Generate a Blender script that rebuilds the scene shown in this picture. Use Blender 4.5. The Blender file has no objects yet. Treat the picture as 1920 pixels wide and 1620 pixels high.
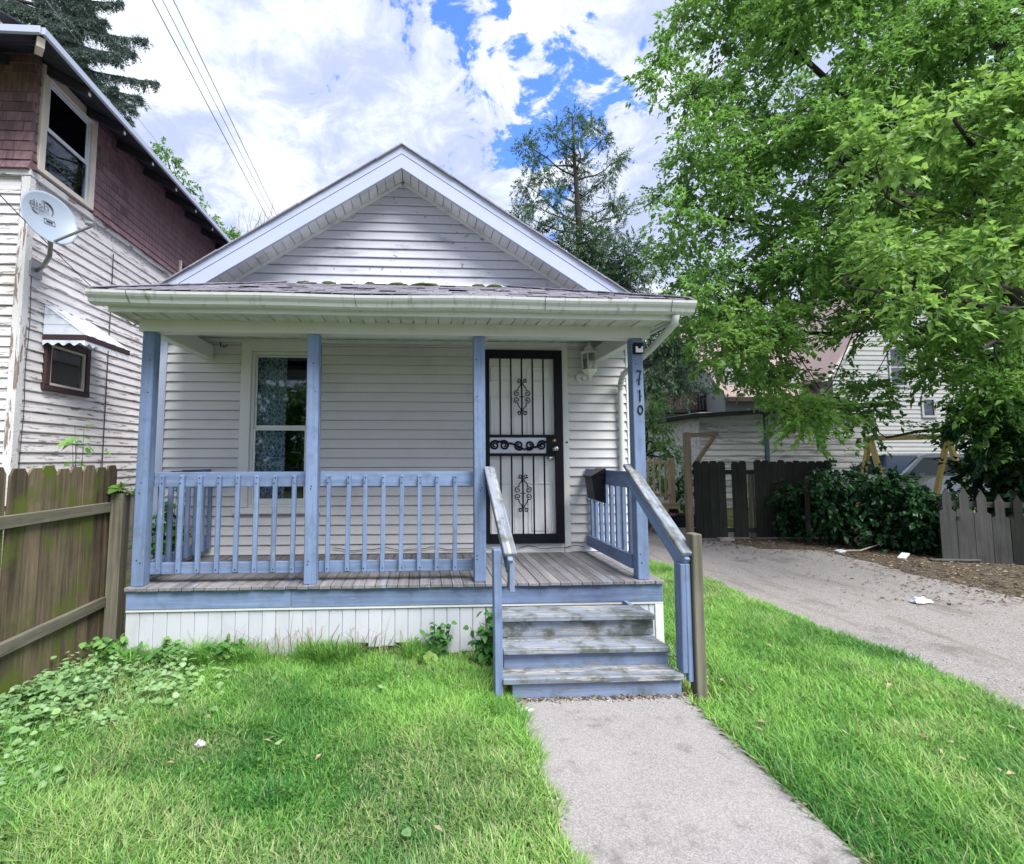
import bpy, math, random
import numpy as np
from mathutils import Matrix, Vector
random.seed(11)
rng = np.random.default_rng(11)
sc = bpy.context.scene
col = sc.collection
R = math.radians

# ------------------------------------------------------------------ camera
cam_d = bpy.data.cameras.new('camera')
cam = bpy.data.objects.new('camera', cam_d)
col.objects.link(cam)
cam_d.sensor_fit = 'HORIZONTAL'
cam_d.sensor_width = 36.0
cam_d.lens = 36.0 * 920 / 1920
cam_d.shift_x = 120 / 1920
cam_d.shift_y = -23 / 1920
cam_d.clip_start = 0.05
cam_d.clip_end = 2000
cam.location = (0, 0, 1.57)
cam.rotation_euler = (R(90 + 4.4), 0, R(-3.2))
sc.camera = cam

# ------------------------------------------------------------------ sky, sun, exposure
SUN_DIR = Vector((0.28, -0.48, 0.83)).normalized()      # towards the sun: behind the camera, a little right
SKY_STRENGTH = 0.14
world = bpy.data.worlds.new('World')
sc.world = world
world.use_nodes = True
wn = world.node_tree
wn.nodes.clear()


class NT:
    """small helper for node trees"""
    def __init__(self, nt):
        self.nt = nt

    def n(self, kind, ins=None, out=0, **props):
        nd = self.nt.nodes.new(kind)
        for k, v in props.items():
            setattr(nd, k, v)
        for k, v in (ins or {}).items():
            s = nd.inputs[k]
            if isinstance(v, bpy.types.NodeSocket):
                self.nt.links.new(v, s)
            else:
                if isinstance(v, (tuple, list)) and len(v) == 3 and s.type == 'RGBA':
                    v = (*v, 1)
                s.default_value = v
        return nd if out is None else nd.outputs[out]

    def math(self, op, a, b=0.0, clamp=False):
        return self.n('ShaderNodeMath', {0: a, 1: b}, operation=op, use_clamp=clamp)

    def vmath(self, op, a, b=(0, 0, 0)):
        return self.n('ShaderNodeVectorMath', {0: a, 1: b}, operation=op)

    def mix(self, f, a, b, blend='MIX'):
        return self.n('ShaderNodeMix', {0: f, 6: a, 7: b}, out=2, data_type='RGBA', blend_type=blend)

    def noise(self, vec, scale, detail=4, rough=.55, dist=0.0):
        return self.n('ShaderNodeTexNoise', {'Vector': vec, 'Scale': scale, 'Detail': detail, 'Roughness': rough, 'Distortion': dist})

    def voronoi(self, vec, scale, out=0, feature='F1', rnd=1.0):
        return self.n('ShaderNodeTexVoronoi', {'Vector': vec, 'Scale': scale, 'Randomness': rnd}, out=out, feature=feature)

    def ss(self, x, lo, hi, a=0.0, b=1.0):
        return self.n('ShaderNodeMapRange', {0: x, 1: lo, 2: hi, 3: a, 4: b}, interpolation_type='SMOOTHSTEP')

    def scale(self, vec, s):
        return self.n('ShaderNodeMapping', {'Vector': vec, 'Scale': s})


w = NT(wn)
tcw = w.n('ShaderNodeTexCoord', out=None)
sky = w.n('ShaderNodeTexSky', sky_type='NISHITA', sun_disc=False, sun_elevation=math.asin(SUN_DIR.z),
          sun_rotation=math.atan2(SUN_DIR.x, SUN_DIR.y), air_density=1.0, dust_density=0.6, ozone_density=2.0)
dirn = tcw.outputs['Generated']
sep = w.n('ShaderNodeSeparateXYZ', {0: dirn}, out=None)
zc = w.math('MAXIMUM', w.math('ADD', sep.outputs[2], 0.22), 0.05)
cvec = w.n('ShaderNodeCombineXYZ', {0: w.math('DIVIDE', sep.outputs[0], zc), 1: w.math('DIVIDE', sep.outputs[1], zc), 2: 3.7})
big = w.noise(cvec, 1.3, 3, .5)
mid_n = w.noise(cvec, 4.6, 4, .6, .5)
fine = w.noise(cvec, 9.0, 9, .66, .5)
# a wide, broken opening in the cloud deck above the roof
gd = w.n('ShaderNodeVectorMath', {0: dirn, 1: Vector((0.20, 0.76, 0.62)).normalized()[:]}, out=1, operation='DISTANCE')
gapm = w.ss(gd, 0.04, 0.44, 0.175, 0.0)
dens = w.math('ADD', w.math('ADD', w.math('MULTIPLY', big, 0.28), w.math('MULTIPLY', mid_n, 0.42)), w.math('MULTIPLY', fine, 0.40))
dens = w.math('SUBTRACT', dens, gapm)
cover = w.ss(dens, 0.392, 0.43)
shade = w.math('ADD', w.math('MULTIPLY', w.noise(cvec, 2.3, 5, .6, .3), .6), w.math('MULTIPLY', fine, .42))
lit = w.ss(shade, 0.45, 0.68)
cloudc = w.mix(lit, (0.182, 0.208, 0.29), (0.375, 0.39, 0.42))
skyc = w.n('ShaderNodeVectorMath', {0: sky, 'Scale': SKY_STRENGTH}, operation='SCALE')
skyc = w.vmath('MULTIPLY', skyc, (0.38, 0.55, 0.90))
final = w.mix(cover, skyc, cloudc)
bg = w.n('ShaderNodeBackground', {'Color': final, 'Strength': 1.0})
wo = w.n('ShaderNodeOutputWorld', {'Surface': bg}, out=None)

sun_d = bpy.data.lights.new('sun', 'SUN')
sun_d.energy = 2.2
sun_d.angle = R(38)
sun_d.color = (1.0, 0.97, 0.92)
sun = bpy.data.objects.new('sun', sun_d)
col.objects.link(sun)
sun.location = (0, -4, 14)
sun.rotation_euler = (-SUN_DIR).to_track_quat('-Z', 'Y').to_euler()

vs = sc.view_settings
vs.view_transform = 'Standard'
vs.look = 'None'
vs.exposure = 1.8
vs.gamma = 1.0
vs.use_curve_mapping = False


# ------------------------------------------------------------------ materials
def L(r, g, b):
    f = lambda c: (c / 255 / 12.92) if c <= 10 else ((c / 255 + .055) / 1.055) ** 2.4
    return (f(r), f(g), f(b))


def newmat(name):
    m = bpy.data.materials.new(name)
    m.use_nodes = True
    m.node_tree.nodes.clear()
    return m, NT(m.node_tree)


def finish(t, shader):
    t.n('ShaderNodeOutputMaterial', {'Surface': shader}, out=None)


def surf(name, base, var=.12, ovar=.10, dirt=None, dirt_amt=0., dirt_scale=2.2, dirt_lo=.5, dirt_hi=.75, spots=None, spot_scale=14, spot_lo=.68,
         chip=None, chip_lo=.62, chip_scale=(2.5, 16, 16), grain=0., grain_scale=(1.2, 30, 30), rough=.6, bump=.15, bdist=.004, spec=.3, metallic=0., dirt_vec=None, tint=None, tint_lo=.5, tint_hi=.7, tint_scale=3.0):
    m, t = newmat(name)
    tc = t.n('ShaderNodeTexCoord', out=None)
    oi = t.n('ShaderNodeObjectInfo', out=None)
    geo = t.n('ShaderNodeNewGeometry', out=None)
    rnd = oi.outputs['Random']
    off = t.n('ShaderNodeCombineXYZ', {0: t.math('MULTIPLY', rnd, 91.0), 1: t.math('MULTIPLY', rnd, 37.0), 2: t.math('MULTIPLY', rnd, 53.0)})
    vec = t.vmath('ADD', tc.outputs['Object'], off)
    pos = geo.outputs['Position']
    c = base
    k = t.math('ADD', t.math('MULTIPLY', t.math('SUBTRACT', t.noise(vec, 5, 5), .5), 2 * var), 1.0)
    k = t.math('ADD', k, t.math('MULTIPLY', t.math('SUBTRACT', rnd, .5), 2 * ovar))
    hgt = t.noise(vec, 60, 3)
    if grain:
        g = t.noise(t.scale(vec, grain_scale), 1.0, 6, .65, .3)
        k = t.math('MULTIPLY', k, t.ss(g, .25, .7, 1 - grain, 1 + grain * .4))
        hgt = t.math('ADD', t.math('MULTIPLY', hgt, .3), g)
    c = t.n('ShaderNodeVectorMath', {0: t.n('ShaderNodeCombineXYZ', {0: base[0], 1: base[1], 2: base[2]}), 'Scale': k}, operation='SCALE')
    if tint is not None:
        c = t.mix(t.ss(t.noise(vec, tint_scale, 4), tint_lo, tint_hi), c, tint)
    if chip is not None:
        cm = t.ss(t.noise(t.scale(vec, chip_scale), 1.0, 7, .68), chip_lo, chip_lo + .035)
        c = t.mix(cm, c, chip)
        hgt = t.math('SUBTRACT', hgt, t.math('MULTIPLY', cm, .8))
    if dirt is not None:
        dv = pos if dirt_vec is None else t.scale(pos, dirt_vec)
        dm = t.math('MULTIPLY', t.ss(t.noise(dv, dirt_scale, 7, .65), dirt_lo, dirt_hi), dirt_amt)
        c = t.mix(dm, c, dirt)
    if spots is not None:
        c = t.mix(t.ss(t.noise(vec, spot_scale, 3), spot_lo, spot_lo + .05, 0, .85), c, spots)
    b = t.n('ShaderNodeBump', {'Strength': bump, 'Distance': bdist, 'Height': hgt})
    p = t.n('ShaderNodeBsdfPrincipled', {'Base Color': c, 'Roughness': rough, 'Metallic': metallic, 'Specular IOR Level': spec, 'Normal': b})
    finish(t, p)
    return m


def leafmat(name, dark, light, back=None, trans=.35, rough=.45, vein=None):
    m, t = newmat(name)
    a = t.n('ShaderNodeAttribute', out=None, attribute_name='tint')
    f = a.outputs['Fac']
    c = t.mix(f, dark, light)
    if vein is not None:
        e = t.n('ShaderNodeAttribute', out=None, attribute_name='rim')
        c = t.mix(t.math('MULTIPLY', e.outputs['Fac'], .85), c, vein)
    p = t.n('ShaderNodeBsdfPrincipled', {'Base Color': c, 'Roughness': rough, 'Specular IOR Level': .35})
    tr = t.n('ShaderNodeBsdfTranslucent', {'Color': t.mix(.5, c, light if back is None else back)})
    finish(t, t.n('ShaderNodeMixShader', {0: trans, 1: p, 2: tr}))
    return m


M = {}
M['siding'] = surf('vinyl_siding', (.585, .58, .59), var=.04, ovar=.03, dirt=(.30, .31, .30), dirt_amt=.38, dirt_scale=1.6, dirt_lo=.46, dirt_hi=.8, rough=.42, bump=.06)
M['gsiding'] = surf('gable_siding', (.50, .515, .58), var=.04, ovar=.03, dirt=(.22, .24, .26), dirt_amt=.6, dirt_scale=5.0, dirt_lo=.53, dirt_hi=.72, dirt_vec=(.45, 1, 1.5), spots=(.17, .18, .17), spot_scale=13, spot_lo=.655, rough=.42, bump=.06)
M['white'] = surf('white_trim_paint', (.62, .64, .63), var=.05, ovar=.03, dirt=(.33, .36, .30), dirt_amt=.45, dirt_scale=3.5, dirt_lo=.52, dirt_hi=.8, rough=.4, bump=.05)
M['rake'] = surf('rake_aluminium', (.41, .46, .60), var=.04, ovar=.02, dirt=(.35, .38, .42), dirt_amt=.4, dirt_scale=3.0, dirt_lo=.55, dirt_hi=.8, rough=.35, bump=.03)
M['soffit'] = surf('soffit_vinyl', (.58, .60, .60), var=.05, ovar=.06, dirt=(.26, .27, .26), dirt_amt=.55, dirt_scale=4, dirt_lo=.48, dirt_hi=.75, rough=.5, bump=.05)
M['gutter'] = surf('gutter_aluminium', (.60, .62, .62), var=.04, ovar=0, dirt=(.20, .23, .19), dirt_amt=.75, dirt_scale=7, dirt_lo=.52, dirt_hi=.74, dirt_vec=(3.2, 1, .8), rough=.38, bump=.06)
M['blue'] = surf('blue_paint', (.172, .24, .395), var=.14, ovar=.12, chip=(.26, .27, .29), chip_lo=.615, chip_scale=(5, 45, 45), dirt=(.085, .11, .145), dirt_amt=.45, dirt_scale=9, dirt_lo=.46, dirt_hi=.74, grain=.28, rough=.5, bump=.35, spots=(.06, .07, .08), spot_scale=9, spot_lo=.76)
M['bluew'] = surf('worn_blue_paint', (.19, .25, .38), var=.2, ovar=.10, chip=(.25, .25, .25), chip_lo=.56, chip_scale=(3.5, 22, 30), dirt=(.075, .085, .07), dirt_amt=.8, dirt_scale=5, dirt_lo=.48, dirt_hi=.75, grain=.25, rough=.7, bump=.6)
M['step'] = surf('worn_step_paint', (.215, .245, .30), var=.25, ovar=.16, chip=(.34, .33, .32), chip_lo=.53, chip_scale=(2.2, 26, 30), dirt=(.075, .085, .06), dirt_amt=.85, dirt_scale=6.5, dirt_lo=.45, dirt_hi=.66, grain=.45, rough=.75, bump=.7)
M['deck'] = surf('grey_deck_wood', (.19, .185, .20), var=.25, ovar=.2, chip=(.22, .27, .36), chip_lo=.60, chip_scale=(1.5, 12, 12), dirt=(.30, .29, .27), dirt_amt=.5, dirt_scale=2.4, dirt_lo=.5, dirt_hi=.72, grain=.35, rough=.75, bump=.6)
M['skirt'] = surf('white_skirt_paint', (.50, .52, .58), var=.05, ovar=.03, dirt=(.30, .33, .30), dirt_amt=.5, dirt_scale=4, dirt_lo=.5, dirt_hi=.8, dirt_vec=(1.4, 1, .5), rough=.5, bump=.1, chip=(.28, .27, .25), chip_lo=.74)
M['fence'] = surf('weathered_fence', (.145, .112, .074), var=.35, ovar=.34, grain=.65, grain_scale=(1.3, 26, 26), dirt=(.06, .065, .045), dirt_amt=.55, dirt_scale=2.2, dirt_lo=.5, dirt_hi=.75, tint=(.10, .13, .022), tint_lo=.45, tint_hi=.66, tint_scale=2.6, spots=(.035, .028, .02), spot_scale=5, spot_lo=.77, rough=.85, bump=.7)
M['post'] = surf('weathered_post', (.16, .15, .115), var=.25, ovar=.1, grain=.5, grain_scale=(1.3, 30, 30), dirt=(.08, .10, .05), dirt_amt=.5, dirt_scale=3, rough=.85, bump=.7)
M['darkfence'] = surf('dark_shaded_fence', (.017, .020, .017), var=.3, ovar=.4, grain=.5, dirt=(.018, .028, .016), dirt_amt=.5, rough=.9, bump=.6)  # base colour darkened to carry the shade under the tree
M['greyfence'] = surf('grey_picket_wood', (.085, .085, .085), var=.25, ovar=.45, grain=.45, dirt=(.05, .06, .05), dirt_amt=.7, dirt_scale=2.2, dirt_lo=.45, dirt_hi=.7, rough=.9, bump=.6)
M['yellow'] = surf('yellow_timber', (.58, .45, .17), var=.15, ovar=.1, grain=.2, rough=.7, bump=.3)
M['decktan'] = surf('tan_deck_timber', (.22, .175, .125), var=.25, ovar=.2, grain=.4, rough=.8, bump=.3)
M['decklight'] = surf('light_tan_timber', (.40, .32, .21), var=.2, ovar=.15, grain=.3, rough=.8, bump=.3)
M['peel'] = surf('peeling_white_paint', (.68, .66, .67), var=.06, ovar=.05, chip=(.28, .24, .23), chip_lo=.575, chip_scale=(4.0, 30, 38), dirt=(.48, .42, .40), dirt_amt=.4, dirt_scale=1.6, dirt_lo=.52, dirt_hi=.75, grain=.08, rough=.6, bump=.8, bdist=.006)
M['peelpost'] = surf('peeling_trim', (.62, .62, .63), var=.1, ovar=.05, chip=(.24, .18, .16), chip_lo=.555, chip_scale=(2.2, 13, 13), dirt=(.35, .32, .3), dirt_amt=.5, rough=.65, bump=.8, bdist=.006)
M['brown'] = surf('brown_shingle', (.20, .125, .14), var=.2, ovar=.28, grain=.35, grain_scale=(30, 30, 2.0), rough=.85, bump=.5, dirt=(.17, .12, .12), dirt_amt=.35, dirt_scale=1.5)
M['darkbrown'] = surf('dark_brown_paint', (.05, .028, .03), var=.2, ovar=.1, grain=.2, rough=.6, bump=.4, chip=(.2, .17, .15), chip_lo=.68)
M['soffitdark'] = surf('dark_eave_boards', (.035, .035, .055), var=.25, ovar=.2, grain=.3, rough=.85, bump=.4, chip=(.22, .2, .2), chip_lo=.70)
M['cream'] = surf('cream_trim', (.66, .60, .52), var=.06, ovar=.03, dirt=(.35, .3, .26), dirt_amt=.35, rough=.5, bump=.15, chip=(.35, .3, .25), chip_lo=.72)
M['alum'] = surf('awning_aluminium', (.66, .70, .80), var=.05, ovar=.03, dirt=(.25, .24, .24), dirt_amt=.5, dirt_scale=6, rough=.4, bump=.05)
M['roof'] = surf('asphalt_shingle', (.25, .24, .29), var=.35, ovar=.25, dirt=(.30, .30, .34), dirt_amt=.5, dirt_scale=8, dirt_lo=.48, dirt_hi=.62, rough=.95, bump=.8, grain=.3, grain_scale=(60, 60, 60))
M['pinkroof'] = surf('pink_brown_roof', (.29, .225, .22), var=.2, ovar=.15, dirt=(.22, .17, .17), dirt_amt=.5, rough=.95, bump=.4)
M['moss'] = surf('green_moss', (.055, .08, .014), var=.5, ovar=.2, rough=1, bump=1.0, bdist=.02)
M['black'] = surf('black_metal', (.004, .004, .010), var=.1, ovar=0, rough=.5, bump=.05, spec=.25)
M['mail'] = surf('black_mailbox_paint', (.005, .005, .010), var=.1, ovar=0, rough=.35, bump=.03, spec=.35)
M['door'] = surf('white_door_paint', (.88, .89, .90), var=.03, ovar=.02, dirt=(.5, .5, .5), dirt_amt=.25, rough=.4, bump=.03)
M['brass'] = surf('brass', (.55, .42, .25), var=.1, metallic=1, rough=.3, bump=.05)
M['nickel'] = surf('nickel', (.6, .58, .55), var=.05, metallic=1, rough=.25, bump=.02)
M['lantern'] = surf('white_lantern_enamel', (.68, .70, .68), var=.05, rough=.35, bump=.05)
M['solar'] = surf('white_plastic', (.75, .76, .78), var=.02, rough=.3, bump=.02)
M['digit'] = surf('black_numeral', (.012, .012, .016), var=.05, rough=.4, bump=.02)
M['dish'] = surf('dish_grey_paint', (.24, .29, .36), var=.04, ovar=0, dirt=(.4, .42, .45), dirt_amt=.4, rough=.35, bump=.03)
M['dishmetal'] = surf('galvanised_steel', (.33, .34, .36), var=.1, metallic=.7, rough=.45, bump=.1)
M['print'] = surf('dark_print', (.05, .05, .06), var=.02, rough=.5, bump=.02)
M['wire'] = surf('black_cable', (.03, .03, .035), var=.05, rough=.6, bump=.02)
M['concretewire'] = surf('grey_cable', (.30, .31, .34), var=.05, rough=.5, bump=.02)
M['bark'] = surf('bark', (.04, .036, .032), var=.4, ovar=.1, grain=.5, grain_scale=(14, 14, 3), rough=.95, bump=1.0, bdist=.02)
M['twig'] = surf('grey_twig', (.30, .27, .26), var=.2, rough=.9, bump=.2)
M['stone'] = surf('foundation_stone', (.30, .27, .25), var=.4, ovar=.1, dirt=(.12, .1, .09), dirt_amt=.6, dirt_scale=6, rough=.95, bump=.8, bdist=.02)
M['greysiding'] = surf('grey_siding', (.36, .35, .36), var=.08, ovar=.05, rough=.6, bump=.1)
M['whitesiding'] = surf('white_siding', (.33, .34, .35), var=.06, ovar=.05, dirt=(.45, .45, .43), dirt_amt=.4, rough=.6, bump=.1)
M['oldboard'] = surf('old_grey_white_board', (.55, .55, .54), var=.12, ovar=.15, chip=(.33, .31, .29), chip_lo=.53, chip_scale=(.8, 7, 7), grain=.2, rough=.8, bump=.4)
M['teal'] = surf('teal_trim', (.07, .13, .16), var=.1, rough=.6, bump=.1)
M['carpaint'] = surf('blue_grey_car_paint', (.33, .36, .38), var=.02, ovar=0, rough=.22, bump=.0, spec=.6, metallic=.3)
M['carglass'] = surf('dark_car_glass', (.03, .05, .06), var=.02, ovar=0, rough=.12, bump=.0, spec=.4)
M['tyre'] = surf('tyre_rubber', (.02, .02, .02), var=.1, rough=.9, bump=.2)
M['paper'] = surf('white_litter', (.46, .49, .52), var=.1, rough=.5, bump=.4)
M['yellowcup'] = surf('yellow_plastic', (.72, .50, .05), var=.1, rough=.45, bump=.1)
M['stick'] = surf('pale_stick', (.42, .36, .30), var=.2, rough=.9, bump=.3)
M['soil'] = surf('dark_soil', (.085, .068, .05), var=.4, ovar=0, dirt=(.16, .14, .08), dirt_amt=.7, dirt_scale=5, rough=1, bump=1.0, bdist=.02)


def ground_mats():
    # lawn soil: brown earth with thatch
    m, t = newmat('lawn_earth')
    pos = t.n('ShaderNodeNewGeometry', out=None).outputs['Position']
    a = t.noise(pos, 2.2, 6, .6)
    b = t.noise(pos, 70, 4, .7)
    c = t.mix(t.ss(a, .4, .65), (.075, .11, .035), (.23, .21, .11))
    c = t.mix(t.ss(b, .4, .7), c, (.045, .05, .02))
    bp = t.n('ShaderNodeBump', {'Strength': .8, 'Distance': .02, 'Height': b})
    finish(t, t.n('ShaderNodeBsdfPrincipled', {'Base Color': c, 'Roughness': 1.0, 'Specular IOR Level': .1, 'Normal': bp}))
    M['lawn'] = m
    # broom/exposed aggregate concrete
    m, t = newmat('worn_concrete')
    pos = t.n('ShaderNodeNewGeometry', out=None).outputs['Position']
    v = t.voronoi(pos, 190, out=1)
    sp = t.n('ShaderNodeSeparateColor', {0: v}, out=0)
    n1 = t.noise(pos, 320, 3, .7)
    st = t.noise(pos, 3.6, 9, .68)
    st2 = t.noise(t.vmath('ADD', pos, (9.3, 2.2, 4.0)), 1.5, 5, .6)
    c = t.mix(t.ss(sp, .1, .95), (.19, .18, .178), (.335, .32, .315))
    c = t.mix(t.ss(n1, .35, .7, 0, .6), c, (.34, .32, .33))
    c = t.mix(t.ss(st, .52, .70, 0, .7), c, (.12, .117, .117))
    c = t.mix(t.ss(t.voronoi(t.vmath('ADD', pos, (.3, .7, 0)), 5.5), .035, .02, 0, .7), c, (.05, .05, .05))
    c = t.mix(t.ss(st2, .5, .75, 0, .2), c, (.40, .38, .37))
    h = t.math('ADD', t.math('MULTIPLY', sp, .6), n1)
    bp = t.n('ShaderNodeBump', {'Strength': .5, 'Distance': .004, 'Height': h})
    finish(t, t.n('ShaderNodeBsdfPrincipled', {'Base Color': c, 'Roughness': .9, 'Specular IOR Level': .2, 'Normal': bp}))
    M['concrete'] = m
    # gravelly old asphalt drive
    m, t = newmat('gravel_asphalt')
    pos = t.n('ShaderNodeNewGeometry', out=None).outputs['Position']
    v = t.voronoi(pos, 130, out=1)
    sp = t.n('ShaderNodeSeparateColor', {0: v}, out=0)
    vd = t.voronoi(pos, 130, out=0)
    st = t.noise(pos, 1.3, 8, .65)
    st2 = t.noise(t.scale(pos, (1.6, .30, 1)), 2.4, 7, .62)
    n1 = t.noise(pos, 160, 3, .7)
    c = t.mix(t.ss(sp, .05, 1.0), (.175, .165, .16), (.37, .35, .34))
    c = t.mix(t.ss(n1, .4, .7, 0, .65), c, (.30, .28, .28))
    c = t.mix(t.ss(st, .54, .70, 0, .62), c, (.12, .11, .105))
    c = t.mix(t.ss(st2, .50, .70, 0, .6), c, (.17, .145, .125))
    bp = t.n('ShaderNodeBump', {'Strength': .7, 'Distance': .008, 'Height': t.math('SUBTRACT', n1, vd)})
    finish(t, t.n('ShaderNodeBsdfPrincipled', {'Base Color': c, 'Roughness': .95, 'Specular IOR Level': .15, 'Normal': bp}))
    M['drive'] = m
    # glass
    for nm, tintc, ref in (('glass', (.84, .90, .94), .03), ('farglass', (.10, .14, .2), .10)):
        m, t = newmat('window_' + nm)
        fr = t.n('ShaderNodeFresnel', {'IOR': 1.5})
        nz = t.n('ShaderNodeBump', {'Strength': .05, 'Distance': .01, 'Height': t.noise(t.n('ShaderNodeNewGeometry', out=None).outputs['Position'], 1.5, 1)})
        gl = t.n('ShaderNodeBsdfGlossy', {'Color': (.9, .95, 1), 'Roughness': .02, 'Normal': nz})
        tr = t.n('ShaderNodeBsdfTransparent', {'Color': tintc})
        f = t.math('ADD', t.math('MULTIPLY', fr, 1.0), ref, clamp=True)
        finish(t, t.n('ShaderNodeMixShader', {0: f, 1: tr, 2: gl}))
        M[nm] = m
    # lace curtain
    m, t = newmat('lace_curtain')
    tc = t.n('ShaderNodeTexCoord', out=None).outputs['Object']
    e = t.voronoi(tc, 21, feature='DISTANCE_TO_EDGE')
    f = t.ss(e, .07, .13)
    c = t.mix(f, (.60, .68, .68), (.20, .26, .30))
    d = t.n('ShaderNodeBsdfDiffuse', {'Color': c})
    finish(t, d)
    M['lace'] = m
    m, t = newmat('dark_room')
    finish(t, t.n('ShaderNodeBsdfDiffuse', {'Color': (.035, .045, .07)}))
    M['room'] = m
    m, t = newmat('pale_curtain')
    wv = t.noise(t.scale(t.n('ShaderNodeTexCoord', out=None).outputs['Object'], (22, 22, .5)), 1, 2)
    finish(t, t.n('ShaderNodeBsdfDiffuse', {'Color': t.mix(wv, (.32, .33, .28), (.6, .6, .52))}))
    M['curtain'] = m
    m, t = newmat('lantern_glass')
    finish(t, t.n('ShaderNodeMixShader', {0: .25, 1: t.n('ShaderNodeBsdfTransparent', {'Color': (.75, .78, .78)}), 2: t.n('ShaderNodeBsdfGlossy', {'Roughness': .15})}))
    M['lglass'] = m


ground_mats()
M['leaf'] = leafmat('maple_leaf', (.038, .115, .030), (.20, .39, .075), trans=.5)
M['leafbright'] = leafmat('young_leaf', (.080, .21, .045), (.31, .50, .11), trans=.45)
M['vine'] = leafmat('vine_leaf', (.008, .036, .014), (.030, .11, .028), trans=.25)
M['pine'] = leafmat('pine_needle', (.045, .105, .065), (.15, .25, .12), trans=.2)
M['spruce'] = leafmat('spruce_needle', (.055, .095, .085), (.17, .24, .20), trans=.15)
M['fartree'] = leafmat('far_leaf', (.05, .14, .045), (.22, .42, .10), trans=.4)
M['grass'] = leafmat('grass_blade', (.042, .185, .040), (.31, .58, .125), trans=.42, rough=.5, vein=(.58, .56, .33))
M['cover'] = leafmat('ground_cover_leaf', (.085, .24, .06), (.27, .46, .14), trans=.35, vein=(.46, .58, .42))
M['weed'] = leafmat('weed_leaf', (.03, .12, .035), (.15, .36, .07), trans=.3)
M['dead'] = leafmat('dead_leaf', (.075, .05, .04), (.40, .32, .22), trans=.15)
M['pebble'] = leafmat('pebble', (.16, .15, .15), (.48, .46, .46), trans=0.0, rough=.9)
M['pinkflower'] = leafmat('pink_petal', (.35, .10, .2), (.6, .3, .42), trans=.3)


# ------------------------------------------------------------------ builders
WM = {}


def link(name, data, parent=None, Mx=None):
    o = bpy.data.objects.new(name, data)
    col.objects.link(o)
    W = Mx.copy() if Mx is not None else Matrix.Identity(4)
    WM[o.name] = W
    if parent is not None:
        o.parent = parent
        o.matrix_parent_inverse = WM[parent.name].inverted()
    o.matrix_basis = W
    return o


def tag(o, label=None, cat=None, group=None, kind=None):
    if label: o['label'] = label
    if cat: o['category'] = cat
    if group: o['group'] = group
    if kind: o['kind'] = kind
    return o


def thing(name, label, cat, loc=(0, 0, 0), group=None):
    return tag(link(name, None, None, Matrix.Translation(loc)), label, cat, group)


def part(name, parent, loc=(0, 0, 0)):
    return link(name, None, parent, Matrix.Translation(loc))


_box = {}


def cbox_mesh(lx, ly, lz, bev, mat):
    key = (round(lx, 4), round(ly, 4), round(lz, 4), round(bev, 4), mat)
    if key in _box:
        return _box[key]
    h = (lx / 2, ly / 2, lz / 2)
    b = min(bev, .45 * min(lx, ly, lz))
    vs_, idx = [], {}
    for sx in (-1, 1):
        for sy in (-1, 1):
            for sz in (-1, 1):
                s = (sx, sy, sz)
                for a in range(3):
                    p = [s[i] * (h[i] - (0 if i == a else b)) for i in range(3)]
                    idx[(s, a)] = len(vs_)
                    vs_.append(p)
    fs = []
    for a in range(3):
        u, v = (a + 1) % 3, (a + 2) % 3
        for sa in (-1, 1):
            q = []
            for su, sv in ((-1, -1), (1, -1), (1, 1), (-1, 1)):
                s = [0, 0, 0]; s[a] = sa; s[u] = su; s[v] = sv
                q.append(idx[(tuple(s), a)])
            fs.append(q if sa > 0 else q[::-1])
    if b > 0:
        for a in range(3):       # edges along axis a
            u, v = (a + 1) % 3, (a + 2) % 3
            for su in (-1, 1):
                for sv in (-1, 1):
                    s0 = [0, 0, 0]; s0[a] = -1; s0[u] = su; s0[v] = sv
                    s1 = list(s0); s1[a] = 1
                    s0, s1 = tuple(s0), tuple(s1)
                    q = [idx[(s0, u)], idx[(s1, u)], idx[(s1, v)], idx[(s0, v)]]
                    fs.append(q if su * sv < 0 else q[::-1])
        for sx in (-1, 1):
            for sy in (-1, 1):
                for sz in (-1, 1):
                    s = (sx, sy, sz)
                    q = [idx[(s, 0)], idx[(s, 1)], idx[(s, 2)]]
                    fs.append(q if sx * sy * sz > 0 else q[::-1])
    me = bpy.data.meshes.new('chamfered_block')
    me.from_pydata(vs_, [], fs)
    me.materials.append(M[mat])
    _box[key] = me
    return me


def box(name, parent, mat, x0, x1, y0, y1, z0, z1, bev=.003, jit=0.):
    """axis-aligned block; its local X runs along the longest side so wood grain follows it"""
    d = [x1 - x0, y1 - y0, z1 - z0]
    c = Vector(((x0 + x1) / 2, (y0 + y1) / 2, (z0 + z1) / 2))
    a = max(range(3), key=lambda i: d[i])
    u, v = (a + 1) % 3, (a + 2) % 3
    rot = Matrix.Identity(3)
    for r_ in range(3):
        for c_, ax in enumerate((a, u, v)):
            rot[r_][c_] = 1.0 if r_ == ax else 0.0
    me = cbox_mesh(d[a], d[u], d[v], bev, mat)
    Mx = Matrix.Translation(c) @ rot.to_4x4()
    if jit:
        Mx = Mx @ Matrix.Rotation(random.gauss(0, jit), 4, 'X') @ Matrix.Rotation(random.gauss(0, jit * .3), 4, 'Y') @ Matrix.Rotation(random.gauss(0, jit * .3), 4, 'Z')
    return link(name, me, parent, Mx)


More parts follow.
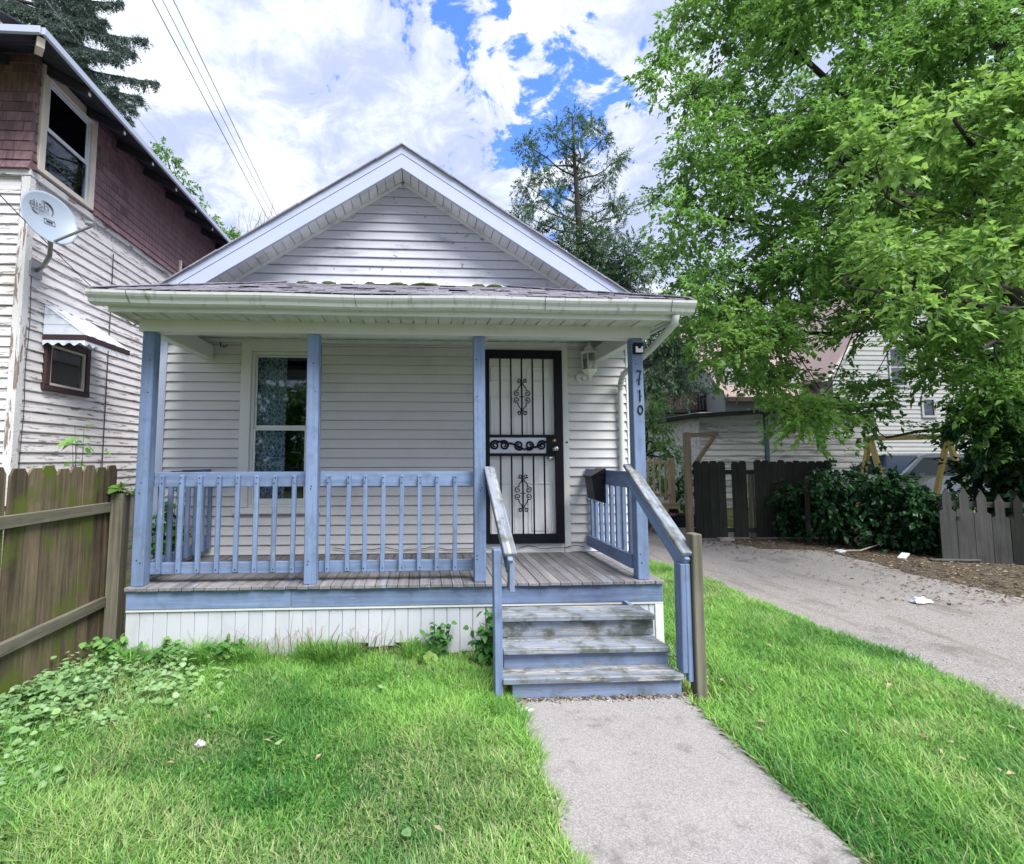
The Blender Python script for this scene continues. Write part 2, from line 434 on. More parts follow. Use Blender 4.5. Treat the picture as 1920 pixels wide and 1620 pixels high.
def bar(name, parent, mat, p0, p1, w_, t_, up=(0, 0, 1), bev=.003):
    """block from p0 to p1; t_ measured along up, w_ across"""
    p0, p1 = Vector(p0), Vector(p1)
    x = (p1 - p0); ln = x.length; x.normalize()
    y = Vector(up).cross(x).normalized()
    z = x.cross(y)
    rot = Matrix((x, y, z)).transposed()
    return link(name, cbox_mesh(ln, w_, t_, bev, mat), parent, Matrix.Translation((p0 + p1) / 2) @ rot.to_4x4())


class MB:
    def __init__(self):
        self.v, self.f = [], []

    def quad(self, a, b, c, d):
        n = len(self.v); self.v += [a, b, c, d]; self.f.append((n, n + 1, n + 2, n + 3)); return self

    def poly(self, pts):
        n = len(self.v); self.v += list(pts); self.f.append(tuple(range(n, n + len(pts)))); return self

    def box(self, x0, x1, y0, y1, z0, z1):
        n = len(self.v)
        self.v += [(x0, y0, z0), (x1, y0, z0), (x1, y1, z0), (x0, y1, z0), (x0, y0, z1), (x1, y0, z1), (x1, y1, z1), (x0, y1, z1)]
        for q in ((0, 3, 2, 1), (4, 5, 6, 7), (0, 1, 5, 4), (1, 2, 6, 5), (2, 3, 7, 6), (3, 0, 4, 7)):
            self.f.append(tuple(n + i for i in q))
        return self

    def prism(self, pts, off):
        """closed outline pts (3D, planar) pushed by off"""
        n = len(self.v); k = len(pts); off = Vector(off)
        self.v += [tuple(Vector(p)) for p in pts] + [tuple(Vector(p) + off) for p in pts]
        self.f.append(tuple(range(n, n + k))[::-1]); self.f.append(tuple(range(n + k, n + 2 * k)))
        for i in range(k):
            j = (i + 1) % k
            self.f.append((n + i, n + j, n + k + j, n + k + i))
        return self

    def tube(self, pts, r, seg=6, r1=None, cap=True):
        pts = [Vector(p) for p in pts]
        n0 = len(self.v); k = len(pts)
        prev = None
        for i, p in enumerate(pts):
            d = (pts[min(i + 1, k - 1)] - pts[max(i - 1, 0)])
            if d.length < 1e-9: d = Vector((0, 0, 1))
            d.normalize()
            if prev is None:
                a = d.orthogonal().normalized()
            else:
                a = (prev - d * prev.dot(d))
                a = a.normalized() if a.length > 1e-6 else d.orthogonal().normalized()
            prev = a
            b = d.cross(a)
            rr = r[i] if isinstance(r, (list, tuple)) else (r if r1 is None else r + (r1 - r) * i / (k - 1))
            for s in range(seg):
                an = 2 * math.pi * s / seg
                self.v.append(tuple(p + (a * math.cos(an) + b * math.sin(an)) * rr))
        for i in range(k - 1):
            for s in range(seg):
                s2 = (s + 1) % seg
                self.f.append((n0 + i * seg + s, n0 + i * seg + s2, n0 + (i + 1) * seg + s2, n0 + (i + 1) * seg + s))
        if cap:
            self.f.append(tuple(n0 + s for s in range(seg))[::-1])
            self.f.append(tuple(n0 + (k - 1) * seg + s for s in range(seg)))
        return self

    def lathe(self, c, prof, seg=16, axis=None):
        """prof: (radius, height) list; axis a 3x3 whose Z is the spin axis"""
        n0 = len(self.v); A = axis or Matrix.Identity(3); c = Vector(c)
        for r_, h_ in prof:
            for s in range(seg):
                an = 2 * math.pi * s / seg
                self.v.append(tuple(c + A @ Vector((r_ * math.cos(an), r_ * math.sin(an), h_))))
        for i in range(len(prof) - 1):
            for s in range(seg):
                s2 = (s + 1) % seg
                self.f.append((n0 + i * seg + s, n0 + i * seg + s2, n0 + (i + 1) * seg + s2, n0 + (i + 1) * seg + s))
        self.f.append(tuple(n0 + s for s in range(seg))[::-1])
        self.f.append(tuple(n0 + (len(prof) - 1) * seg + s for s in range(seg)))
        return self

    def build(self, name, parent, mat, smooth=False):
        V = np.array(self.v, float)
        o = Vector(((V[:, 0].min() + V[:, 0].max()) / 2, (V[:, 1].min() + V[:, 1].max()) / 2, V[:, 2].min()))
        V = V - np.array(o)
        me = bpy.data.meshes.new(name)
        me.from_pydata(V.tolist(), [], self.f)
        me.materials.append(M[mat])
        if smooth:
            me.polygons.foreach_set('use_smooth', [True] * len(me.polygons))
        return link(name, me, parent, Matrix.Translation(o))


def np_mesh(name, parent, mat, V, T, tint=None, rim=None, smooth=False):
    V = np.asarray(V, np.float32); T = np.asarray(T, np.int32)
    o = np.array([(V[:, 0].min() + V[:, 0].max()) / 2, (V[:, 1].min() + V[:, 1].max()) / 2, V[:, 2].min()], np.float32)
    V = V - o
    me = bpy.data.meshes.new(name)
    me.vertices.add(len(V)); me.vertices.foreach_set('co', V.ravel())
    me.loops.add(T.size); me.loops.foreach_set('vertex_index', T.ravel())
    me.polygons.add(len(T)); me.polygons.foreach_set('loop_start', np.arange(0, T.size, 3, dtype=np.int32))
    if tint is not None:
        a = me.attributes.new('tint', 'FLOAT', 'POINT'); a.data.foreach_set('value', np.asarray(tint, np.float32))
    if rim is not None:
        a = me.attributes.new('rim', 'FLOAT', 'POINT'); a.data.foreach_set('value', np.asarray(rim, np.float32))
    me.update(calc_edges=True)
    if smooth:
        me.polygons.foreach_set('use_smooth', [True] * len(T))
    me.materials.append(M[mat])
    return link(name, me, parent, Matrix.Translation(o.tolist()))


def unit(a):
    return a / np.maximum(np.linalg.norm(a, axis=1, keepdims=True), 1e-9)


def leaves(P, D, Nn, ln, wd, fold=.25, droop=.0, mid=.45):
    """one folded pointed leaf per row: P base, D direction, Nn rough normal -> V, T (5 verts, 4 tris)"""
    D = unit(D); S = unit(np.cross(D, Nn)); Nn = np.cross(S, D)
    ln = ln[:, None]; wd = wd[:, None]
    down = np.array([0, 0, -1.0])
    c = P + D * ln * mid + down * ln * droop * .25
    tip = P + D * ln + down * ln * droop
    l = c + S * wd * .5 + Nn * wd * fold
    r_ = c - S * wd * .5 + Nn * wd * fold
    n = len(P)
    V = np.stack([P, l, c, r_, tip], 1).reshape(-1, 3)
    T = (np.arange(n)[:, None, None] * 5 + np.array([[0, 2, 1], [0, 3, 2], [1, 2, 4], [2, 3, 4]])[None]).reshape(-1, 3)
    return V, T


def round_leaves(P, D, Nn, ln, wd, cup=.12, droop=.15):
    """rounded six-sided leaf with a centre point (7 verts, 6 tris)"""
    D = unit(D); S = unit(np.cross(D, Nn)); Nn = np.cross(S, D)
    n = len(P); ring = []
    for u, v in ((0, 0), (.28, .44), (.68, .42), (1.0, 0.0), (.68, -.42), (.28, -.44)):
        q = P + D * (ln * u)[:, None] + S * (wd * v)[:, None] + Nn * (wd * abs(v) * cup * 2)[:, None]
        q[:, 2] -= droop * ln * u * u
        ring.append(q)
    c = P + D * (ln * .5)[:, None]; c[:, 2] -= droop * ln * .25
    V = np.stack(ring + [c], 1).reshape(-1, 3)
    T = (np.arange(n)[:, None, None] * 7 + np.array([[i, 6, (i + 1) % 6][::-1] for i in range(6)])[None]).reshape(-1, 3)
    return V, T


def rdir(n, up=0.0, flat=1.0):
    d = rng.normal(size=(n, 3)); d[:, 2] = d[:, 2] * flat + up
    return unit(d)


def spiral(c, ax, ay, r0, r1, a0, turns, n=18):
    out = []
    for i in range(n + 1):
        t = i / n
        r_ = r0 + (r1 - r0) * t
        a = a0 + turns * 2 * math.pi * t
        out.append(Vector(c) + Vector(ax) * (r_ * math.cos(a)) + Vector(ay) * (r_ * math.sin(a)))
    return out


# ------------------------------------------------------------------ the setting: ground, walk, drive
def sheet(name, mat, pts, z, kind='structure', n=None):
    b = MB(); b.poly([(x, y, z) for x, y in pts])
    return tag(b.build(name, None, mat), kind=kind)


g = MB(); g.poly([(-400, -200, -.012), (400, -200, -.012), (400, 700, -.012), (-400, 700, -.012)])
tag(g.build('ground', None, 'lawn'), kind='structure')

WALK_L = lambda y: .60 + .02 * (y - 2.6)       # left edge of the concrete walk
WALK_R = lambda y: 1.735 + .02 * (y - 2.6)
slab = MB()
slab.prism([(WALK_L(-6) , -6, .0), (WALK_R(-6), -6, .0), (WALK_R(3.3), 3.3, .0), (WALK_L(3.3), 3.3, .0)], (0, 0, .012))
tag(slab.build('concrete_path', None, 'concrete'), kind='structure')


def wob(y, s):
    return .06 * math.sin(y * 2.1 + s) + .035 * math.sin(y * 5.3 + 2 * s) + .02 * math.sin(y * 13.7 + s)


DRV = MB()
lefts = [(3.30 + (.42 if y < 5.6 else .42 * max(0, (8 - y) / 2.4)) + wob(y, .3), y) for y in np.arange(-8, 14.01, .25)]
rights = [(7.05 + wob(y, 2.0), y) for y in np.arange(14, -8.01, -.25)]
DRV.poly([(x, y, -.005) for x, y in lefts + rights])
tag(DRV.build('driveway', None, 'drive'), kind='structure')
mul = MB()
mul.poly([(6.75 + wob(y, 4.1) - (.9 if y > 8.2 else 0), y, .0) for y in np.arange(3.5, 9.31, .2)] + [(11.5, 9.4, .0), (11.5, 3.5, .0)])
tag(mul.build('mulch_bed', None, 'soil'), kind='structure')
strip = MB()
strip.poly([(-2.6, 4.10, -.004), (.6, 3.95, -.004), (.6, 3.78, -.004), (-1.0, 3.9, -.004), (-1.9, 3.8, -.004), (-2.45, 2.9, -.004), (-2.6, 2.4, -.004)])
tag(strip.build('bare_soil', None, 'soil'), kind='structure')


# ------------------------------------------------------------------ the small house
XL, XR, YW, YB = -2.75, 2.33, 5.27, 14.0
XC, APEX, SL = -.21, 4.84, .65
house = thing('house', 'small single-storey house with pale grey siding, front gable and blue-railed porch', 'house', (XC, YW, 0))


def rz(x):                       # roof top height at x
    return APEX - SL * abs(x - XC)


fw = MB()
WY0, WY1 = YW + .010, YW + .12
for x0, x1, z0, z1 in ((XL, -1.79, .05, 2.9), (-1.79, -1.18, .05, 1.07), (-1.79, -1.18, 2.70, 2.9), (-1.18, .66, .05, 2.9), (.66, 1.53, .05, .60), (.66, 1.53, 2.73, 2.9), (1.53, XR, .05, 2.9)):
    fw.box(x0, x1, WY0, WY1, z0, z1)
front_wall = fw.build('front_wall', house, 'siding')


def siding(parent, mat, xb0, xb1, z, h=.1, xt0=None, xt1=None, y=YW, proud=.017, name='siding_board'):
    xt0 = xb0 if xt0 is None else xt0
    xt1 = xb1 if xt1 is None else xt1
    a = MB()
    g_ = min(.008, h * .3)
    pr = [(-proud, g_), (-proud - .001, g_ + .006), (-proud * .55, h * .5), (-.001, h), (.0055, h), (.0055, g_)]
    n = len(pr)
    for e, (xb, xt) in enumerate(((xb0, xt0), (xb1, xt1))):
        for dy, dz in pr:
            a.v.append((xb + (xt - xb) * dz / h, y + dy, z + dz))
    a.f.append(tuple(range(n)))
    a.f.append(tuple(range(n, 2 * n))[::-1])
    for i in range(n):
        j = (i + 1) % n
        a.f.append((i, n + i, n + j, j))
    return a.build(name, parent, mat)


z = .56
while z < 2.82:
    hh = min(.1, 2.835 - z)
    siding(front_wall, 'siding', XL + .085, -1.905, z, hh)
    if z < .95:
        siding(front_wall, 'siding', -1.903, -1.062, z, min(hh, .985 - z) if z + hh > .985 else hh)
    siding(front_wall, 'siding', -1.06, .575, z, hh)
    siding(front_wall, 'siding', 1.615, XR - .07, z, hh)
    z += .1
box('corner_trim', front_wall, 'rake', XL - .012, XL + .084, YW - .022, YW + .09, .1, 2.84)
box('corner_trim', front_wall, 'white', XR - .068, XR + .012, YW - .022, YW + .09, .1, 2.84)

sw = MB()
sw.box(XL, XL + .12, WY1, YB, .05, 3.05).box(XR - .12, XR, WY1, YB, .05, 3.05).box(XL, XR, YB, YB + .12, .05, 3.05)
sw.box(XL + .12, XR - .12, WY1, YB, .30, .42)
sw.prism([(XL, YB + .003, 3.05), (XR, YB + .003, 3.05), (XC, YB + .003, 4.62)], (0, .1, 0))
side_wall = sw.build('side_wall', house, 'siding')
for k in range(24):               # siding down the driveway side
    zz = .5 + k * .105
    b = MB(); b.prism([(XR, YW + .1, zz), (XR + .014, YW + .1, zz), (XR + .003, YW + .1, zz + .105), (XR, YW + .1, zz + .105)], (0, YB - YW - .1, 0))
    b.build('siding_board', side_wall, 'siding')

# gable above the porch roof
gb = MB()
gb.prism([(XL, WY0, 2.9), (XR, WY0, 2.9), (XR, WY0, rz(XR) - .21), (XC, WY0, APEX - .21), (XL, WY0, rz(XL) - .21)], (0, .114, 0))
gable = gb.build('gable_wall', house, 'gsiding')
z = 2.95
while z < 4.55:
    hh = .1
    hb = (APEX - .19 - z) / SL
    ht = (APEX - .19 - z - hh) / SL
    if ht > .05:
        siding(gable, 'gsiding', max(XC - hb, XL), min(XC + hb, XR), z, hh, max(XC - ht, XL), min(XC + ht, XR))
    else:
        siding(gable, 'gsiding', XC - hb, XC + hb, z, max(hb * SL, .03), XC - .01, XC + .01)
    z += .1

# main roof slab, with rake trim and soffit
RY = 4.95                       # front plane of the rake
rf = MB()
EV = .10
for s in (-1, 1):
    xe = (XL - EV) if s < 0 else (XR + EV)
    rf.prism([(XC, RY - .008, APEX), (xe, RY - .008, rz(xe)), (xe, RY - .008, rz(xe) - .022), (XC, RY - .008, APEX - .022)], (0, YB + .4 - RY, 0))
main_roof = rf.build('main_roof', house, 'roof')
for s in (-1, 1):
    xe = (XL - EV) if s < 0 else (XR + EV)
    for nm, y0, y1, d0, d1, mt in (('drip_edge', RY - .013, RY - .009, .003, .088, 'rake'), ('rake_board', RY - .009, RY + .03, .093, .243, 'rake')):
        b = MB()
        b.prism([(XC, y0, APEX - d0), (xe, y0, rz(xe) - d0), (xe, y0, rz(xe) - d1), (XC, y0, APEX - d1)], (0, y1 - y0, 0))
        b.build(nm, main_roof, mt)
    dirv = Vector((s, 0, -SL)).normalized()
    ln = (abs(xe - XC)) / dirv.x * s
    npan = int(ln / .106)
    for k in range(npan):         # soffit panels under the rake
        a0, a1 = k * .106 + .004, (k + 1) * .106 - .003
        c0 = Vector((XC, 0, APEX - .215)) + dirv * a0
        c1 = Vector((XC, 0, APEX - .215)) + dirv * a1
        b = MB(); dn = .0 + .004 * (k % 2)
        b.prism([(c0.x, RY + .032, c0.z - dn), (c1.x, RY + .032, c1.z - dn), (c1.x, RY + .032, c1.z + .008), (c0.x, RY + .032, c0.z + .008)], (0, YW - RY - .05, 0))
        b.build('soffit_panel', main_roof, 'soffit')
    bar('soffit_trim', main_roof, 'soffit', Vector((XC, YW - .022, APEX - .232)) + dirv * .02, Vector((XC, YW - .022, APEX - .232)) + dirv * (ln - .3), .03, .035, up=(0, 1, 0))
    # ragged shingle ends along the rake
    x = .0
    while x < ln - .25:
        l2 = random.uniform(.28, .36)
        p0 = Vector((XC, RY - .012, APEX + .004 + random.uniform(0, .006))) + dirv * x
        p1 = Vector((XC, RY - .012, APEX + .004)) + dirv * min(x + l2, ln)
        bar('shingle', main_roof, 'roof', p0, p1, random.uniform(.010, .016), random.uniform(.05, .07), up=(0, 1, 0), bev=.001)
        x += l2
    # eave fascia and gutter down the side
    box('eave_fascia', main_roof, 'white', min(xe, xe + s * .02), max(xe, xe + s * .02), RY + .01, YB + .3, rz(xe) - .19, rz(xe) - .04)

# ---- porch: deck
deck = part('deck', house, (0, 4.05, 0))
DX0, DX1, DZ = -2.29, 2.01, .56
x = DX0
while x < DX1 - .02:
    wd_ = min(.088, DX1 - x)
    box('plank', deck, 'deck', x + .0015, x + wd_ - .0025, 4.015 + random.uniform(-.006, .006), 5.262, DZ - .027, DZ + random.uniform(-.0015, .0015), bev=.003)
    x += wd_
jx = [DX0 + .005, -1.02, .60, DX1 - .005]
for a, b_ in zip(jx[:-1], jx[1:]):
    box('rim_board', deck, 'blue', a + .001, b_ - .001, 4.045, 4.082, .388, .531)
box('rim_board', deck, 'blue', DX0 + .006, DX0 + .043, 4.084, 5.24, .388, .531)
box('rim_board', deck, 'blue', DX1 - .043, DX1 - .006, 4.084, 5.24, .388, .531)
fr_ = MB()
for x in np.arange(DX0 + .5, DX1, .6):
    fr_.box(x, x + .04, 4.09, 5.2, .39, .53)
fr_.build('joist', deck, 'deck')


skirt = part('skirt', house, (0, 4.07, 0))
box('skirt_cap', skirt, 'white', DX0 + .004, DX1 - .004, 4.05, 4.085, .366, .387)
x = DX0
k = 0
while x < DX1 - .07:
    wd_ = .1045
    bot = .0 + random.uniform(-.02, .02)
    if -.55 < x < .0:
        bot = .075 + .02 * math.sin(k * 2.3)          # rotted bottom edge
    if x + wd_ > DX1 - .07: wd_ = DX1 - .07 - x
    if wd_ > .02:
        box('skirt_board', skirt, 'skirt', x + .001, x + wd_ - .0015, 4.062 + .002 * (k % 2), 4.078, bot, .3655, bev=.004)
    x += .1045
    k += 1
MB().box(DX0 + .01, DX1 - .08, 4.0795, 4.084, .10, .365).build('added_backing', skirt, 'skirt')  # white sheet added behind the boards to lighten their gaps
box('corner_trim', skirt, 'white', DX1 - .072, DX1 - .002, 4.052, 4.09, .0, .3655)
sb = MB(); sb.box(DX1 - .03, DX1 - .012, 4.1, 5.25, 0, .38).box(DX0 + .012, DX0 + .03, 4.1, 5.25, 0, .38).build('side_skirt', skirt, 'skirt')

# ---- posts
posts = []
for x0, lean in ((-2.262, .005), (-.928, -.01), (.442, 0), (1.803, .0)):
    p = bar('porch_post', house, 'blue', (x0 + .049, 4.101, DZ + .001), (x0 + .049 + lean, 4.101, 2.592), .096, .098, up=(0, 1, 0), bev=.005)
    posts.append(p)
_nb = MB(); _nb.lathe((0, 0, 0), [(.0055, 0), (.0055, .0012), (.002, .0018)], 8, Matrix(((1, 0, 0), (0, 0, -1), (0, 1, 0))))
NAIL = bpy.data.meshes.new('nail_head'); NAIL.from_pydata(_nb.v, [], _nb.f); NAIL.materials.append(M['digit'])


def nail(parent, x, y, z_):
    link('nail', NAIL, parent, Matrix.Translation((x, y, z_)))


for p, x0 in zip(posts, (-2.262, -.928, .442, 1.803)):
    for z_ in (.72, .76, 1.31, 1.35, 2.08, 2.37):
        nail(p, x0 + random.uniform(.02, .075), 4.052 - .0005, z_ + random.uniform(-.03, .03))
# house number on the corner post: slim black numerals reading down
NY = 4.046
dg = MB()
dg.tube([(1.838, NY, 2.298), (1.845, NY, 2.312), (1.862, NY, 2.306), (1.876, NY, 2.312), (1.862, NY, 2.26), (1.856, NY, 2.205), (1.857, NY, 2.185)], .0055, 6)
dg.build('digit', posts[3], 'digit')
dg = MB(); dg.tube([(1.838, NY, 2.222), (1.848, NY, 2.236), (1.874, NY, 2.24)], .004, 6); dg.build('digit_stroke', posts[3], 'digit')
dg = MB(); dg.tube([(1.853, NY, 2.135), (1.861, NY, 2.145), (1.861, NY, 2.045)], .0055, 6); dg.build('digit', posts[3], 'digit')
dg = MB(); dg.tube([(1.862 + .02 * math.cos(a), NY, 1.975 + .036 * math.sin(a)) for a in np.linspace(0, 2 * math.pi, 22)], .0055, 6, cap=False); dg.build('digit', posts[3], 'digit')

# ---- beam, ceiling, fascia, soffit, gutter
beam = box('porch_beam', house, 'white', -2.285, 1.965, 4.04, 4.16, 2.592, 2.712, bev=.004)
box('beam_seam', beam, 'white', -.30, -.295, 4.036, 4.041, 2.60, 2.705)
for xa, nm in ((-2.275, 'side_beam'), (1.86, 'side_beam')):
    box(nm, house, 'white', xa, xa + .09, 4.162, YW - .03, 2.60, 2.75, bev=.004)
ceil = part('porch_ceiling', house, (0, 4.7, 2.83))
x = -2.5
while x < 2.2:
    box('ceiling_panel', ceil, 'white', x + .002, x + .099, 4.165, YW - .002, 2.832 + .003 * (int(x * 10) % 2), 2.842, bev=.002)
    x += .101
cb = MB(); cb.box(-2.3, 2.0, 4.1, YW - .01, 2.845, 2.86).build('ceiling_board', ceil, 'white')
box('ceiling_trim', ceil, 'soffit', -2.66, 2.25, YW - .04, YW - .016, 2.79, 2.831, bev=.004)

porch_roof = part('porch_roof', house, (0, 4.4, 2.8))
FX0, FX1, FY = -2.35, 2.06, 3.75
box('fascia_board', porch_roof, 'white', FX0, FX1, FY, FY + .02, 2.665, 2.785)
box('fascia_board', porch_roof, 'white', FX0, FX0 + .02, FY + .021, YW - .05, 2.665, 2.785)
box('fascia_board', porch_roof, 'white', FX1 - .02, FX1, FY + .021, YW - .05, 2.665, 2.785)
soff = part('porch_soffit', house, (0, 3.9, 2.68))
x = FX0 + .022
k = 0
while x < FX1 - .06:
    box('soffit_panel', soff, 'soffit', x + .003, x + .098, FY + .021, 4.038, 2.684 + .004 * (k % 2), 2.694, bev=.002)
    x += .103
    k += 1
for xs0, xs1 in ((FX0 + .021, -2.288), (1.967, FX1 - .021)):
    y = 4.04
    while y < YW - .12:
        box('soffit_panel', soff, 'soffit', xs0, xs1, y + .002, y + .1, 2.686, 2.694, bev=.002)
        y += .104
# hipped porch roof surface
EX0, EX1, EY, EZ = -2.43, 2.13, 3.655, 2.80
RX0, RX1, RZ, RYY = -1.50, .95, 3.445, YW - .005
rs = MB()
A, B, C_, D_ = (EX0, EY, EZ), (EX1, EY, EZ), (RX1, RYY, RZ), (RX0, RYY, RZ)
rs.poly([A, B, C_, D_]).poly([(EX0, RYY, EZ), A, D_]).poly([B, (EX1, RYY, EZ), C_])
rs.build('roof_deck', porch_roof, 'roof')
# shingle courses as one ragged sheet of tabs (rows a few pixels high)
tabs = MB()
nrow = 13
for r_ in range(nrow):
    t0, t1 = r_ / nrow, (r_ + 1.12) / nrow
    y0, z0 = EY + (RYY - EY) * t0 - .012, EZ + (RZ - EZ) * t0
    t1 = min(t1, 1.0)
    y1, z1 = EY + (RYY - EY) * t1, EZ + (RZ - EZ) * t1
    xa, xb = EX0 + (RX0 - EX0) * t0, EX1 + (RX1 - EX1) * t0
    x = xa - (.15 if r_ % 2 else 0)
    while x < xb:
        wd_ = random.uniform(.13, .17)
        a, b_ = max(x + .004, xa), min(x + wd_ - .004, xb)
        if b_ - a > .02 and random.random() > .03:
            lift = .008 + abs(random.gauss(0, .003)) + (.012 if random.random() < .05 else 0)
            tabs.prism([(a, y0 + random.uniform(-.008, .008), z0 + lift), (b_, y0, z0 + lift + random.uniform(-.003, .003)), (b_, y1, z1 + .008), (a, y1, z1 + .008)], (0, 0, -.007))
        x += wd_
tag(tabs.build('shingle', porch_roof, 'roof'), kind='stuff')
for X0, X1_ in ((EX0, RX0), (EX1, RX1)):
    pa, pb = Vector((X0, EY, EZ + .010)), Vector((X1_, RYY, RZ + .010))
    for k in range(10):
        bar('hip_cap', porch_roof, 'roof', pa.lerp(pb, k / 10), pa.lerp(pb, (k + 1.05) / 10) + Vector((0, 0, .004)), .14, .010, bev=.002)
# moss cushions near the wall flashing
for cx, cy, rr in ((-.98, 5.17, .05), (-.25, 5.16, .075), (.02, 5.15, .09), (.10, 5.18, .06), (.78, 5.13, .06), (-1.25, 5.18, .05), (.62, 5.18, .05), (-.55, 5.2, .04)):
    n = 26
    zc_ = EZ + (RZ - EZ) * (cy - EY) / (RYY - EY)
    b = MB()
    pr = [(rr * (1 + .1 * math.sin(cx * 9)), -.012), (rr * .92, .012), (rr * .6, .026), (rr * .22, .034)]
    b.lathe((cx, cy, zc_), pr, 12)
    b.v = [(cx + (vx - cx) * 1.7 + random.gauss(0, .004), min(vy + random.gauss(0, .004), 5.25), vz + random.gauss(0, .003)) for vx, vy, vz in b.v]
    b.build('moss', porch_roof, 'moss', smooth=True)
fl_ = MB(); fl_.quad((-1.55, YW - .016, 3.455), (.95, YW - .016, 3.48), (.95, YW - .10, 3.42), (-1.55, YW - .10, 3.41)).build('flashing', porch_roof, 'alum')

# gutter: ogee profile swept along X, with end caps and hangers
gut = MB()
prof = [(0.0, 0.0), (-.055, .0), (-.075, .012), (-.085, .035), (-.105, .055), (-.115, .072), (-.118, .092), (-.108, .092), (-.105, .078), (-.095, .062), (-.076, .040), (-.068, .018), (-.052, .007), (-.006, .007), (-.006, .092), (0, .092)]
GX0, GX1, GY, GZ = -2.445, 2.150, FY - .002, 2.700
n = len(prof)
xs = np.linspace(GX0, GX1, 24)
for x in xs:
    sag = .004 * math.sin(x * 1.7) + .004 * math.sin(x * 4.1)
    for dy, dz in prof:
        gut.v.append((x, GY + dy, GZ + dz + sag))
for i in range(len(xs) - 1):
    for j in range(n):
        k = (j + 1) % n
        gut.f.append((i * n + j, i * n + k, (i + 1) * n + k, (i + 1) * n + j))
for e in (0, len(xs) - 1):
    q = [e * n + j for j in (0, 1, 2, 3, 4, 5, 6, 15)]
    gut.f.append(tuple(q) if e == 0 else tuple(q[::-1]))
gutter = gut.build('gutter', house, 'gutter')
for x in (-2.16, -.5, .95, 1.95):
    b = MB(); b.tube([(x, GY - .119, GZ + .088), (x + .003, GY - .107, GZ + .05), (x + .006, GY - .087, GZ + .03), (x + .012, GY - .075, GZ + .008)], .0022, 5)
    b.build('gutter_joint', gutter, 'wire')
# downspout with elbows at the right-hand corner
ds = MB()
ds.tube([(2.02, 3.71, 2.705), (2.03, 3.76, 2.64), (2.10, 4.3, 2.56), (2.16, 4.9, 2.49), (2.17, 5.10, 2.46), (2.18, 5.19, 2.40), (2.18, 5.21, 2.30), (2.18, 5.215, 1.2), (2.18, 5.215, .25), (2.22, 5.12, .16)], .030, 10)
dsp = ds.build('downspout', house, 'white', smooth=True)
for t_ in range(5):
    b = MB(); zc_ = 2.47 - .035 * t_
    b.tube([(2.172, 5.09 + .026 * t_, zc_ + .012), (2.173, 5.105 + .024 * t_, zc_ - .008)], .034, 10)
    b.build('elbow_ring', dsp, 'white', smooth=True)
hk = MB(); hk.tube([(-2.10, 5.2, 2.78), (-2.10, 5.2, 2.735), (-2.06, 5.2, 2.725), (-2.03, 5.2, 2.745)], .006, 6).build('ceiling_hook', house, 'black')

# ---- railings
RAIL_Y0, RAIL_Y1 = 4.152, 4.19
for (xa, xb, bx) in ((-2.165, -.93, (-2.085, -1.932, -1.785, -1.638, -1.49, -1.338, -1.192, -1.035)), (-.83, .44, (-.753, -.592, -.453, -.305, -.153, -.005, .143, .29))):
    rl = part('railing', house, (xa, 4.17, DZ))
    box('top_rail', rl, 'blue', xa, xb, RAIL_Y0, RAIL_Y1, 1.33, 1.452, jit=.002)
    box('bottom_rail', rl, 'blue', xa - (.0 if xa > -1 else .01), xb, RAIL_Y0, RAIL_Y1, .632, .722, jit=.002)
    for x in bx:
        o = bar('baluster', rl, 'blue', (x - .004 + random.gauss(0, .003), 4.132, .642 + random.uniform(-.006, .006)), (x + random.gauss(0, .003), 4.132, 1.425 + random.uniform(-.006, .006)), .035, .036, up=(0, 1, 0), bev=.004)
# left side
    for o in [c_ for c_ in rl.children if c_.name.startswith('baluster')]:
        xx = o.matrix_basis.translation.x
        for z_ in (.67, 1.36, 1.405):
            nail(o, xx + random.uniform(-.006, .006), 4.1135, z_)
# left side rail
rl = part('railing', house, (-2.18, 4.7, DZ))
box('top_rail', rl, 'blue', -2.205, -2.168, 4.192, 5.25, 1.33, 1.45)
box('bottom_rail', rl, 'blue', -2.205, -2.168, 4.192, 5.25, .634, .735)
for y in (4.235, 4.40, 4.56, 4.72, 4.88, 5.04, 5.2):
    bar('baluster', rl, 'blue', (-2.150, y, .645), (-2.150, y, 1.425), .036, .036, up=(1, 0, 0), bev=.004)
# right side
rl = part('railing', house, (1.8, 4.7, DZ))
box('top_rail', rl, 'blue', 1.782, 1.820, 4.152, 5.25, 1.31, 1.45)
box('bottom_rail', rl, 'blue', 1.782, 1.820, 4.152, 5.25, .634, .745)
for y in (4.26, 4.40, 4.54, 4.68, 4.82, 4.96, 5.10, 5.22):
    bar('baluster', rl, 'blue', (1.84, y, .645), (1.84, y, 1.425), .036, .036, up=(1, 0, 0), bev=.004)

